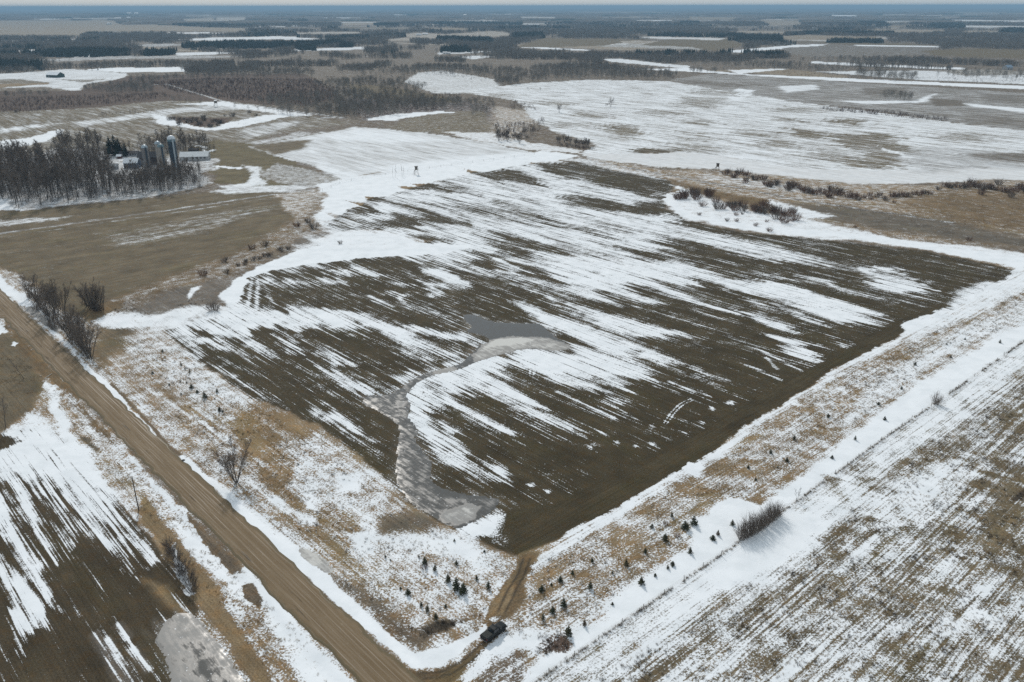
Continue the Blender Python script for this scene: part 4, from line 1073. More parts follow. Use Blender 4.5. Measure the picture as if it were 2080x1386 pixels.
put(sap, 1619, 1016, None, 1.0, 'thin young bare tree at the fence beyond the long bush clump')
ditch_bush = [proto('shrub', shrub_meshes(210 + i, 3.2, 2.8, 44, 11, .014, 'twig', .02, .75), ('stem', 'twig_crown'), 'shrub') for i in range(2)]
for i, (x, y, s) in enumerate([(340,1108,.8),(349,1120,.95),(346,1128,.8),(358,1136,1.0),(366,1150,1.05),(374,1162,1.0),(380,1177,1.05),(368,1168,.8),(388,1190,1.0),(392,1204,.85)]):
    put(ditch_bush[i % 2], x, y, None, s, 'dark bare bush in the thicket at the lower left field', 'thicket at the lower left field')

marsh_bush = [proto('shrub', shrub_meshes(220 + i, 3.4, 4.2, 46, 9, .024, m, .02, .85), ('stem', 'twig_crown'), 'shrub') for i, m in enumerate(('redtwig', 'twig', 'redtwig'))]
for k, (pts, n, jx, jy, s0, s1, lb, grp) in enumerate([
    ([(1470,354),(1520,364),(1600,380),(1680,394),(1730,402)], 46, 5, 3.0, .7, 1.15, 'dark willow bush in the thicket beyond the marsh ditch', 'willow thicket beyond the marsh ditch'),
    ([(1730,403),(1800,402),(1900,392)], 20, 4, 2.0, .6, .9, 'low willow bush in the tail of the marsh thicket', 'tail of the willow thicket'),
    ([(1920,380),(2000,384),(2095,390)], 26, 4, 3.0, .7, 1.2, 'dark bush in the thicket at the marsh right edge', 'bushes at the right edge of the marsh'),
    ([(1372,404),(1400,400),(1440,402)], 15, 5, 3.0, .8, 1.2, 'brown willow bush in the clump at the field notch', 'willow clump at the field notch'),
    ([(1448,412),(1490,420),(1540,428),(1590,436),(1625,444)], 30, 8, 5.0, .75, 1.25, 'reddish willow bush between ploughed field and marsh ditch', 'willows between field and marsh'),
    ([(1440,440),(1500,446),(1600,452)], 9, 12, 3.0, .35, .55, 'small grey bush on the snow in front of the marsh willows', 'small bushes before the willows')]):
    for i, (x, y, r) in enumerate(row_pts(pts, n, jx * 1.5, jy * 1.6, 300 + k)):
        put(marsh_bush[i % 3], x, y, None, r.uniform(s0, s1) * 1.45, lb, grp)
for x, y, s, lb in [(1563,470,.85,'lone upright bush on the clean snow apron south of the marsh'), (1737,462,.5,'small bush by itself where the snow apron meets the marsh grass'),
                    (1968,488,.75,'round reddish bush by itself on the marsh edge near the right side'), (1816,412,.6,'rusty round bush standing in the speckled marsh beyond the ditch'), (1740,398,.6,'rounded bush at the end of the willow thicket beside an orange grass patch')]:
    put(marsh_bush[0], x, y, None, s, lb, '')
bank = [(412,560,.85,'round reddish bush at the snowy foot of the left grass bank'), (460,556,.6,'small grey bush on the snow at the foot of the left grass bank'), (455,532,.7,'dark round bush on the left grass bank above the swale'),
        (512,506,.75,'brown bush half way up the left grass bank'), (538,500,.8,'rounded dark bush half way up the left bank beside a grey row of brush'), (603,460,.8,'brown bush near the top of the left grass bank'),
        (637,464,1.0,'large dark bush at the point where the left bank meets the field snow'), (627,452,.8,'bush behind the large dark bush at the top of the left bank'), (434,632,1.0,'spreading dark bush on the snow west of the ploughed field corner'),
        (692,496,.5,'small grey bush on the speckled snow inside the field corner')]
for x, y, s, lb in bank: put(marsh_bush[1 if 'dark' in lb or 'grey' in lb else 0], x, y, None, s * 1.3, lb, '')
for i, (x, y, r) in enumerate(row_pts([(480,540),(530,524),(590,506)], 14, 4, 3, 77)):
    put(marsh_bush[1], x, y, None, r.uniform(.45, .7), 'low grey bush along the foot of the left bank', 'broken bush row on the left bank')

# ---- spruce saplings
sapl = [proto('spruce_sapling', (spruce_mesh(400 + i, 2.0, w, 12, 8, mt, 4), spruce_trunk(2.0)), ('foliage', 'trunk'), 'sapling')
        for i, (w, mt) in enumerate(((1.25, 'needle'), (1.1, 'olive_needle'), (1.5, 'needle'), (1.0, 'brown_needle'), (1.7, 'olive_needle'), (.95, 'needle'), (1.4, 'olive_needle')))]
SAP = {
 'truck': [(783,1133,.6),(793,1139,.4),(851,1133,.5),(863,1145,1.0),(883,1159,1.05),(927,1147,.85),(911,1181,1.15),(927,1195,1.5),(940,1203,1.45),(968,1177,.7),(992,1194,1.0),(829,1208,1.1),(814,1197,.4),(856,1232,.7),(868,1241,1.0),(905,1233,.5),(885,1256,.8),(923,1100,.45),(984,1121,.4)],
 'lane':  [(1100,1201,.95),(1138,1181,1.0),(1199,1196,1.35),(1145,1232,1.3),(1123,1244,1.05),(1103,1259,.95),(1154,1288,1.35),(1187,1270,.9),(1244,1166,.6),(1272,1149,1.0),(1244,1228,.4),(1203,1142,.7),(1163,1166,.6),(1120,1189,.4),(1303,1186,1.1)],
 'mid':   [(1365,1050,.9),(1410,1066,1.35),(1393,1074,1.4),(1351,1098,1.0),(1324,1072,.7),(1488,1066,.85),(1458,1087,.9),(1448,1096,.9),(1402,1124,.9),(1366,1149,.75),(1357,1156,.7),(1310,1124,.75),(1331,1171,.6)],
 'up':    [(1923,701,.7),(2031,697,.8),(1858,742,.9),(1784,823,.7),(1797,853,.7),(1737,894,.9),(1690,931,.7),(1831,791,.6),(1682,848,.7),(1894,717,.5),(1931,727,.6),(1566,921,.9),(1598,937,.9),(1580,950,.5),(1520,951,.6),(1613,893,.8),(1535,975,.5),(1960,690,.5)],
 'west':  [(368,742,.8),(376,750,.8),(385,757,.95),(379,779,.5),(389,789,1.0),(401,798,.8),(417,809,1.35),(441,798,.8),(446,835,.8),(368,802,.6),(344,783,.5),(452,838,.5),(310,759,.7),(330,715,.6),(436,812,.4)]}
SAPL = {'truck': ('small dark spruce in the grass between gravel road and lane', 'spruce saplings left of the field lane'),
        'lane': ('small green spruce between the parked truck and the fence', 'spruce saplings between truck and fence'),
        'mid': ('small spruce in the patchy strip before the bush clump', 'spruce saplings before the bush clump'),
        'up': ('tiny spruce far up the strip along the fence', 'spruce saplings far up the fence strip'),
        'west': ('tiny dark spruce in frosted grass beside the far road', 'spruce saplings by the far road')}
SPECIAL = {(927,1195): 'taller middle tree of the tight trio of spruces left of the field lane', (940,1203): 'widest nearest tree of the tight trio of spruces left of the field lane', (911,1181): 'farthest tree of the tight trio of spruces left of the field lane',
           (829,1208): 'single dark narrow spruce nearest the gravel road', (1154,1288): 'bushy spruce standing closest to the fence, just right of the truck', (1199,1196): 'round full spruce alone in the middle of the strip right of the lane',
           (1187,1270): 'browned spruce sapling at the edge of the clean drift right of the truck', (1410,1066): 'right one of the pair of big spruces at the edge of the snowdrift', (1393,1074): 'left one of the pair of big spruces at the edge of the snowdrift',
           (1458,1087): 'rusty topped spruce of the two standing on the clean drift', (1448,1096): 'green spruce of the two standing on the clean drift', (1488,1066): 'lone little spruce on the clean drift right beside the bush clump', (417,809): 'biggest spruce among the saplings beside the far gravel road', (2031,697): 'little spruce on the drift close to the fence at the far right'}
for key, lst in SAP.items():
    for i, (x, y, s) in enumerate(lst):
        lb = SPECIAL.get((x, y)); px = 3 if (x, y) in ((1187,1270),(1458,1087)) else rng.choice((0, 1, 2, 4, 5, 6))
        o = put(sapl[px], x, y, None, s * .92, lb or SAPL[key][0], SAPL[key][1])
        o.scale = (s * .92 * rng.uniform(.8, 1.15), s * .92 * rng.uniform(.8, 1.15), s * .92 * rng.uniform(.8, 1.1)); o.rotation_euler.x = rng.gauss(0, .06); o.rotation_euler.y = rng.gauss(0, .06)
for x, y, s, lb in [(862,1155,.38,'low dark brown shrublet among the spruces left of the lane'), (1352,1066,.35,'dark mound of dead weeds before the two big spruces'), (1376,1090,.35,'second dark weed mound beside the tyre track before the big spruces')]:
    put(marsh_bush[0], x, y, None, s, lb, '')

# ---- farm woodlot
lot = [proto('bare_tree', bare_tree_meshes(500 + i, 23.0, n1=18, n2=8, n3=4, start=.36, ang=.72, tw=.036, lean=.08, rb=.24, L1=.42, twig='brown_twig', stems=st, base_w=.5), ('trunk', 'crown'), 'tree') for i, st in enumerate((1, 1, 2, 1, 1))]
def scatter_poly(poly, n, seed, mind=3.0):
    r = random.Random(seed); w = [at(*q) for q in poly]; a = np.array(w); out = []; tries = 0
    while len(out) < n and tries < n * 60:
        tries += 1
        x = r.uniform(a[:, 0].min(), a[:, 0].max()); y = r.uniform(a[:, 1].min(), a[:, 1].max())
        if not inside(np.array([x]), np.array([y]), w)[0]: continue
        if any((x-p)**2 + (y-q)**2 < mind**2 for p, q in out): continue
        out.append((x, y))
    return out
r_ = random.Random(5)
for poly, n, s0, s1, lb, grp in [
    ([(-60,395),(0,404),(40,424),(180,409),(250,402),(230,372),(170,352),(90,338),(0,336),(-60,340)], 165, .75, 1.1, 'tall bare tree in the dense farm woodlot at the left edge', 'bare trees of the farm woodlot'),
    ([(240,402),(330,393),(430,374),(400,364),(320,372),(250,380)], 66, .5, .82, 'slim bare tree in the thin belt before the farmyard', 'thin tree belt before the farmyard'),
    ([(100,322),(140,312),(200,308),(215,318),(180,326),(120,332)], 22, .75, 1.0, 'broad bare tree behind the farm woodlot', 'bare trees behind the woodlot'),
    ([(285,308),(330,300),(420,302),(430,312),(380,316),(300,316)], 30, .6, .85, 'bare tree in the shelterbelt behind the silos', 'shelterbelt behind the silos'),
    ([(215,316),(280,312),(270,320),(220,322)], 5, .4, .6, 'bare tree beside the dark pines behind the farmhouse', 'bare trees beside the pines')]:
    for x, y in scatter_poly(poly, n, 900 + n):
        put(lot[r_.randrange(5)], 0, 0, None, r_.uniform(s0, s1), lb, grp, xy=(x, y))
for x, y, s, lb in [(402,378,.62,'taller pale slim tree left of the two before the white-roofed barn'), (411,374,.6,'right one of the two pale slim trees before the white-roofed barn')]:
    birch = proto('bare_tree', bare_tree_meshes(int(x), 16, n1=14, n2=3, n3=1, start=.35, ang=.5, tw=.025, lean=.02, rb=.13, L1=.2, bark='pale_bark', twig='greytwig'), ('trunk', 'crown'), 'tree')
    put(birch, x, y, None, s, lb)
pine = [proto('pine_tree', (spruce_mesh(600 + i, 17.0, 8.5 - i, 16, 11, 'darkneedle', 6, .2), spruce_trunk(17.0)), ('foliage', 'trunk'), 'tree') for i in range(2)]
for i, (x, y, s, lb) in enumerate([(226,316,.92,'leftmost tall dark pine behind the farmhouse'), (236,315,.98,'middle tall dark pine behind the farmhouse'), (244,316,.85,'right tall dark pine of the close group behind the farmhouse'), (256,318,.66,'shorter pointed dark pine right of the tall group'), (85,330,.85,'single dark pine top rising out of the farm woodlot')]):
    put(pine[i % 2], x, y, None, s, lb, 'dark pines around the farm' if i < 4 else '')

# ---- scattered trees in the fields beyond
field_tree = [proto('bare_tree', bare_tree_meshes(700 + i, 12.0, stems=st, lean=.3, n1=13, n2=6, n3=3, start=.25, ang=.7, tw=.035, base_w=.5, rb=.2), ('trunk', 'crown'), 'tree') for i, st in enumerate((3, 2, 4))]
for x, y, s, lb in [(1240,217,1.0,'broad lone tree in the middle of the great snow field'), (1232,218,.6,'fallen-looking smaller tree beside the broad lone tree on the snow field'), (1136,229,.85,'slim upright tree alone on the snow field left of the lone tree'),
                    (1098,184,.5,'round bush on the upper snow field'), (1072,182,.35,'low bush on the upper snow field left of the round bush'), (1046,210,.5,'small tree at the left edge of the snow field'),
                    (808,185,.7,'bare tree on the snowy meadow left of the snow field'), (1447,350,.35,'bare stick of a tree beside the creekside hunting stand')]:
    put(field_tree[0 if s > .6 else 1], x, y, None, s, lb, '')
for i, (x, y, r) in enumerate(row_pts([(1130,288),(1165,296),(1200,300)], 16, 4, 1.5, 41)):
    put(field_tree[i % 3], x, y, None, r.uniform(.5, .75), 'bare tree in the isolated row at the great snow field', 'isolated tree row at the snow field')
for i, (x, y, r) in enumerate(row_pts([(1004,262),(1012,282),(1040,284),(1075,280)], 22, 6, 4, 42)):
    put(field_tree[i % 3], x, y, None, r.uniform(.5, .85), 'bare tree in the tangled clump at the creek bend', 'tree clump at the creek bend')
for i, (x, y, s) in enumerate([(798,361,.75),(803,360,.95),(817,358,.92),(820,357,.7)]):
    pop = proto('bare_tree', bare_tree_meshes(720 + i, 11.5, n1=10, n2=3, n3=1, start=.3, ang=.35, tw=.03, lean=.03, rb=.09, L1=.22, twig='greytwig', bark='greytwig'), ('trunk', 'crown'), 'tree')
    put(pop, x, y, None, s * .85, 'thin bare poplar beside the hill field hunting stand', 'poplars by the hunting stand')
for x, y, s, lb in [(412,240,1.0,'dark round bush on the pasture beyond the farm'), (472,237,1.5,'large round bush at the rim of the pasture hollow'), (457,236,.7,'small bush left of the large round bush at the pasture hollow'), (507,230,1.0,'low bush right of the large round bush at the pasture hollow'), (520,236,.9,'lowest bush at the right end of the pasture hollow')]:
    put(marsh_bush[1], x, y, None, s * 1.2, lb, '')
for i, (x, y, r) in enumerate(row_pts([(345,246),(380,252),(420,256),(455,250),(440,246),(360,243)], 26, 5, 2.5, 43)):
    put(marsh_bush[1], x, y, None, r.uniform(1.0, 1.5), 'dark bush in the brushy hollow beyond the farm', 'brush in the pasture hollow')

for o in PROTOS:
    if '_used' in o.keys(): del o['_used']
    else:
        for ch in list(o.children): bpy.data.objects.remove(ch)
        bpy.data.objects.remove(o)

# ------------------------------------------------------------------ masses: far woods, brush, grass
def scatter_stuff(name, pts, scales, protos, seed=0, zs=None):
    """one object: prototype meshes set out on points by geometry nodes"""
    n = len(pts); r = np.random.default_rng(seed)
    z = gz(pts[:, 0], pts[:, 1])
    me = bpy.data.meshes.new(name)
    me.vertices.add(n); me.vertices.foreach_set('co', np.stack([pts[:, 0], pts[:, 1], z], 1).astype(np.float32).ravel())
    def fl(nm, a, typ='FLOAT', key='value'):
        q = me.attributes.new(nm, typ, 'POINT'); q.data.foreach_set(key, a)
    fl('sc', np.asarray(scales, np.float32))
    fl('rz', (r.random(n) * 6.283).astype(np.float32))
    fl('pick', r.integers(0, len(protos), n).astype(np.int32), 'INT')
    fl('zs', (np.ones(n) if zs is None else zs).astype(np.float32))
    o = link(name, me)
    ng = bpy.data.node_groups.new(name, 'GeometryNodeTree')
    ng.interface.new_socket('Geometry', in_out='INPUT', socket_type='NodeSocketGeometry')
    ng.interface.new_socket('Geometry', in_out='OUTPUT', socket_type='NodeSocketGeometry')
    gi = ng.nodes.new('NodeGroupInput'); go = ng.nodes.new('NodeGroupOutput')
    j = ng.nodes.new('GeometryNodeGeometryToInstance')
    for me_p in protos:
        po = bpy.data.objects.new(name + '_pattern', me_p)
        oi = ng.nodes.new('GeometryNodeObjectInfo'); oi.inputs['Object'].default_value = po; oi.inputs['As Instance'].default_value = True
        ng.links.new(oi.outputs['Geometry'], j.inputs[0])
    # join keeps the instances apart so that one can be picked for each point
    ng.nodes.remove(j)
    jn = ng.nodes.new('GeometryNodeJoinGeometry')
    for nd in [x for x in ng.nodes if x.bl_idname == 'GeometryNodeObjectInfo']: ng.links.new(nd.outputs['Geometry'], jn.inputs[0])
    ip = ng.nodes.new('GeometryNodeInstanceOnPoints')
    ip.inputs['Pick Instance'].default_value = True
    def na(nm, typ):
        x = ng.nodes.new('GeometryNodeInputNamedAttribute'); x.data_type = typ; x.inputs['Name'].default_value = nm; return x.outputs[0]
    ng.links.new(gi.outputs[0], ip.inputs['Points']); ng.links.new(jn.outputs[0], ip.inputs['Instance'])
    ng.links.new(na('pick', 'INT'), ip.inputs['Instance Index'])
    cx = ng.nodes.new('ShaderNodeCombineXYZ'); ng.links.new(na('rz', 'FLOAT'), cx.inputs[2])
    er = ng.nodes.new('FunctionNodeEulerToRotation'); ng.links.new(cx.outputs[0], er.inputs[0]); ng.links.new(er.outputs[0], ip.inputs['Rotation'])
    sc = na('sc', 'FLOAT'); mz = ng.nodes.new('ShaderNodeMath'); mz.operation = 'MULTIPLY'; ng.links.new(sc, mz.inputs[0]); ng.links.new(na('zs', 'FLOAT'), mz.inputs[1])
    cs = ng.nodes.new('ShaderNodeCombineXYZ'); ng.links.new(sc, cs.inputs[0]); ng.links.new(sc, cs.inputs[1]); ng.links.new(mz.outputs[0], cs.inputs[2])
    ng.links.new(cs.outputs[0], ip.inputs['Scale'])
    ng.links.new(ip.outputs[0], go.inputs[0])
    md = o.modifiers.new('scatter', 'NODES'); md.node_group = ng
    tag(o, kind='stuff')
    return o

def sliver_tree(seed, h, spread, n, tw, mat, trees=1, foot=0.0, crown0=.35):
    """small far tree: trunk and a haze of real twigs, few faces"""
    r = random.Random(seed); V = []; F = []
    for t in range(trees):
        ox, oy = (r.uniform(-foot, foot), r.uniform(-foot, foot)) if trees > 1 else (0, 0)
        hh = h * r.uniform(.75, 1.1)
        b = len(V); w = tw * 2.2
        for a in (0, 2.09, 4.19): V.append((ox + w*math.cos(a), oy + w*math.sin(a), -.3))
        V.append((ox, oy, hh * .95)); F += [(b, b+1, b+3), (b+1, b+2, b+3), (b+2, b, b+3)]
        for i in range(n):
            z0 = hh * r.uniform(crown0 * .8, .86); a = r.uniform(0, 6.283)
            f = (z0 / hh - crown0 * .8) / (1 - crown0 * .8)
            q = spread * r.random() ** .6 * math.sqrt(max(.1, 1 - (f * 1.15 - .35) ** 2 * 1.1))
            L = hh * r.uniform(.10, .24)
            p = Vector((ox + math.cos(a) * q * .6, oy + math.sin(a) * q * .6, z0)); e = Vector((math.cos(a) * .75 * r.random(), math.sin(a) * .75 * r.random(), 1)).normalized() * L + p
            s = Vector((-math.sin(a), math.cos(a), 0)); s.rotate(Matrix.Rotation(r.uniform(0, 3.14), 3, 'Z'))
            b = len(V); V += [tuple(p + s * tw * .5), tuple(p - s * tw * .5), tuple(e)]; F.append((b, b+1, b+2))
    return mesh_np('far_tree', V, F, M[mat])

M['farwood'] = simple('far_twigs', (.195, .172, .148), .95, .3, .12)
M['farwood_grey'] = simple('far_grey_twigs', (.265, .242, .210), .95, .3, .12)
M['farbrush'] = simple('far_brush', (.092, .056, .047), .95, .35, .12)
M['farever'] = simple('far_needles', (.024, .036, .026), .95, .4, .12)
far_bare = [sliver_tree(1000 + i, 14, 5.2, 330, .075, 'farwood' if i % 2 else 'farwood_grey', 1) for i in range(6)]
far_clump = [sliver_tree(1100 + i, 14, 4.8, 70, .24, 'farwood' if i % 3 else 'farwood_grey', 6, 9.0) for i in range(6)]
far_brush = [sliver_tree(1200 + i, 3.4, 2.6, 46, .11, 'farbrush', 1, crown0=.05) for i in range(4)]
def far_ever_mesh(seed, trees, foot):
    r = random.Random(seed); V = []; F = []
    for t in range(trees):
        ox, oy = (r.uniform(-foot, foot), r.uniform(-foot, foot)) if trees > 1 else (0, 0)
        h = 15 * r.uniform(.7, 1.1); w = h * r.uniform(.15, .2)
        for k in range(7):
            z0 = h * (.05 + .13 * k); z1 = h * min(1.0, .30 + .13 * k) ; rr = w * (1.02 - k / 7.2); b = len(V); n = 7
            for j in range(n):
                a = 6.283 * j / n + k; q = rr * r.uniform(.7, 1.2)
                V.append((ox + q*math.cos(a), oy + q*math.sin(a), z0 + r.uniform(-.03, .03)*h))
            V.append((ox, oy, z1))
            F += [(b + j, b + (j+1) % n, b + n) for j in range(n)]
    return mesh_np('far_evergreen', V, F, M['farever'])
far_ever = [far_ever_mesh(1300 + i, 1, 0) for i in range(3)]
far_ever_clump = [far_ever_mesh(1320 + i, 5, 7.0) for i in range(3)]

OPEN = [[at(*q) for q in pts] for pts, c, s in FAR_FIELDS] + [pts for pts, c, s in FAR_WORLD]
OPEN += [[at(*q) for q in p] for p in [
  [(300,170),(420,160),(640,162),(700,180),(640,212),(520,205),(440,200),(360,190)], [(-200,205),(0,200),(200,194),(330,190),(350,198),(200,214),(0,234),(-200,240)],
  [(-300,142),(0,150),(70,146),(140,140),(200,143),(260,150),(258,158),(160,186),(90,176),(-300,190)], [(175,141),(240,137),(300,138),(372,136),(378,146),(320,146),(250,147)],
  [(820,165),(850,148),(900,143),(960,150),(1000,160),(1020,178),(960,190),(880,190)],
  [(930,186),(1010,176),(1080,168),(1200,162),(1360,163),(1400,150),(1500,150),(1700,162),(2090,180),(2700,200),(2700,1600),(-500,1600),(-500,205),(0,205),(300,205),(640,240),(740,242),(900,228),(1000,215)]]]
def blocked(x, y, h):
    """in the open, or hiding open land that the photograph shows"""
    m = np.zeros(len(x), bool)
    hh = H - gz(x, y)
    for f in (0.0, .45, .9):
        k = hh / np.maximum(hh - h * f, 5)
        for w in OPEN:
            a = np.array(w); X = x * k; Y = y * k
            q = np.nonzero((X > a[:, 0].min()) & (X < a[:, 0].max()) & (Y > a[:, 1].min()) & (Y < a[:, 1].max()) & ~m)[0]
            if len(q): m[q] |= inside(X[q], Y[q], w)
    return m
EVER = [[at(*q) for q in p] for p in [
  [(-200,118),(60,116),(170,117),(265,112),(260,104),(160,104),(0,112),(-200,112)], [(290,114),(355,112),(350,105),(295,108)], [(370,92),(480,88),(560,90),(700,86),(690,96),(480,100),(370,98)], [(600,98),(640,97),(640,104),(610,103)], [(-200,145),(85,143),(85,132),(0,130),(-200,132)],
  [(888,86),(1000,90),(998,80),(960,80),(890,78)], [(895,108),(955,107),(950,100),(900,100)], [(690,98),(715,97),(715,92),(690,93)],
  [(1040,82),(1105,78),(1100,70),(1045,72)], [(880,50),(1060,52),(1060,46),(890,46)], [(760,52),(810,53),(810,51),(760,50)], [(1590,73),(1640,71),(1800,73),(1820,70),(1640,68)], [(1680,87),(1790,88),(1790,84),(1690,84)], [(1740,48),(1800,49),(1795,47),(1745,46)],
  [(1510,108),(1560,112),(1600,116),(1560,118),(1510,112)], [(1880,58),(1960,58),(1955,50),(1890,50)], [(2030,66),(2100,68),(2100,60),(2040,60)], [(585,45),(625,46),(625,42),(588,42)], [(1380,50),(1420,50),(1420,46),(1385,46)]]]
EVER_H = []
def in_any(x, y, polys):
    m = np.zeros(len(x), bool)
    for w in polys: m |= inside(x, y, w)
    return m

def make_woods():
    g = np.random.default_rng(77)
    # woods from about 0.9 to 6.5 km
    n = 70000
    rr = g.uniform(0, 1, n); rr = 900 + 5600 * rr ** 1.25
    th = np.radians(g.uniform(-37, 37, n))
    x, y = rr * np.sin(th), rr * np.cos(th)
    ns = fbm(x / 260.0, y / 260.0, 51, 3); ns2 = fbm(x / 90.0, y / 90.0, 55, 2)
    near = sstep(2600, 1500, rr)
    keep = (ns * .6 + ns2 * .4) > (.40 + .07 * near)
    keep &= ~blocked(x, y, 13.0)
    x, y, rr = x[keep], y[keep], rr[keep]
    ev = in_any(x, y, EVER) | ((fbm(x / 320.0, y / 320.0, 61, 2) > .68) & (rr > 1800))
    print('woods', len(x), ev.sum())
    P = np.stack([x, y], 1)
    sc = g.uniform(.6, 1.1, len(x)) * np.clip(.72 + rr / 9000, .7, 1.15)
    a = ~ev & (rr < 1700); b = ~ev & (rr >= 1700)
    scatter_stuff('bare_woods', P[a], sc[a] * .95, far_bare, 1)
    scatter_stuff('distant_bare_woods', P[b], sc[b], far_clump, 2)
    # evergreens: the plantations stand closer together
    pts = [P[ev]]; s2 = [sc[ev]]
    for w in EVER:
        a_ = np.array(w); cx = a_.mean(0); area = (a_[:, 0].max() - a_[:, 0].min()) * (a_[:, 1].max() - a_[:, 1].min())
        m = int(min(900, area / 160))
        q = np.stack([g.uniform(a_[:, 0].min(), a_[:, 0].max(), m), g.uniform(a_[:, 1].min(), a_[:, 1].max(), m)], 1)
        q = q[inside(q[:, 0], q[:, 1], w)]; pts.append(q); s2.append(g.uniform(.8, 1.1, len(q)))
    scatter_stuff('evergreen_woods', np.concatenate(pts), np.concatenate(s2), far_ever_clump, 3)

MID_WOODS = [   # base outlines of the nearer groves, number of trees, scale
 ([(520,212),(560,222),(640,234),(740,238),(800,230),(860,222),(800,205),(720,190),(600,196),(520,206)], 420, .8, 'far_bare'),
 ([(800,226),(912,222),(930,212),(860,205),(800,208)], 120, .7, 'far_bare'),
 ([(1080,150),(1120,158),(1280,161),(1368,162),(1360,152),(1280,140),(1150,138),(1080,140)], 260, .95, 'far_bare'),
 ([(1735,160),(1800,166),(1860,170),(1860,156),(1740,150)], 110, 1.0, 'far_bare'),
 ([(1785,202),(1850,208),(1852,198),(1790,194)], 50, .75, 'far_bare'),
 ([(1000,172),(1055,173),(1050,166),(1010,166)], 60, .8, 'far_bare'),
 ([(1890,158),(2000,164),(2110,166),(2110,152),(1960,148)], 110, .85, 'far_bare'),
 ([(370,152),(520,150),(640,158),(640,148),(520,143),(380,144)], 200, .85, 'far_bare'),
 ([(160,188),(260,184),(300,176),(260,170),(180,176)], 110, .6, 'far_bare'),
 ([(720,160),(840,152),(1010,160),(1090,150),(1000,138),(800,140)], 330, .85, 'far_bare'),
 ([(640,170),(700,168),(760,160),(760,176),(700,186),(640,180)], 100, .7, 'far_bare'),
 ([(770,190),(800,182),(850,186),(870,178),(800,172),(770,178)], 70, .75, 'far_bare'),
 ([(960,240),(1000,232),(1010,215),(980,205),(950,210)], 50, .7, 'far_bare'),
 ([(1400,132),(1560,142),(1700,150),(1740,140),(1600,130),(1400,120)], 380, .75, 'far_bare'),
 ([(1620,126),(1760,132),(1920,134),(1920,124),(1700,118)], 240, .85, 'far_bare')]
MID_BRUSH = [
 ([(300,168),(420,160),(640,162),(700,185),(640,215),(520,206),(440,200),(360,188)], 3600, 1.1),
 ([(-200,205),(0,200),(200,194),(330,190),(350,198),(200,214),(0,234),(-200,240)], 1800, 1.0),
 ([(620,215),(740,240),(900,222),(880,205),(740,200)], 500, 1.1),
 ([(820,196),(880,190),(935,192),(930,206),(850,206)], 160, 1.2),
 ([(1030,208),(1080,212),(1090,225),(1040,222)], 60, 1.0), ([(1005,250),(1080,250),(1110,240),(1090,275),(1010,284)], 170, 1.1),
 ([(1130,292),(1210,302),(1200,306),(1130,298)], 60, .8),
 ([(1660,220),(1720,220),(1800,226),(1930,242),(1920,247),(1800,236),(1690,226)], 330, 1.05),
 ([(1540,145),(1700,160),(1900,165),(2090,170),(2090,165),(1900,158),(1700,150)], 240, .9),
 ([(880,150),(940,145),(1010,158),(980,166)], 60, 1.0), ([(200,236),(340,228),(330,224),(200,230)], 40, .8),
 ([(1290,140),(1370,150),(1370,160),(1290,150)], 60, 1.0),
 ([(1600,405),(1800,420),(2090,440),(2300,470),(2300,520),(2000,480),(1750,450)], 130, .32), ([(1860,395),(2000,388),(2300,395),(2300,450),(2000,430)], 90, .34), ([(1260,350),(1440,385),(1600,410),(1500,405),(1350,370)], 60, .35), ([(240,250),(330,232),(500,220),(560,262),(440,270)], 60, .4)]
def make_mid():
    P = []; S_ = []
    for k, (poly, n, sc, kind) in enumerate(MID_WOODS):
        q = scatter_poly_np(poly, n, 2000 + k); P.append(q); S_.append(np.random.default_rng(k).uniform(.7, 1.1, len(q)) * sc)
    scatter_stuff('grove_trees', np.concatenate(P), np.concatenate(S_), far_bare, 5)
    P = []; S_ = []
    for k, (poly, n, sc) in enumerate(MID_BRUSH):
        q = scatter_poly_np(poly, n, 2100 + k); P.append(q); S_.append(np.random.default_rng(k).uniform(.6, 1.15, len(q)) * sc)
    scatter_stuff('brushland', np.concatenate(P), np.concatenate(S_), far_brush, 6)
def scatter_poly_np(poly, n, seed):
    g = np.random.default_rng(seed); w = [at(*q) for q in poly]; a = np.array(w)
    m = n * 6
    x = g.uniform(a[:, 0].min(), a[:, 0].max(), m); y = g.uniform(a[:, 1].min(), a[:, 1].max(), m)
    k = inside(x, y, w); return np.stack([x[k], y[k]], 1)[:n]

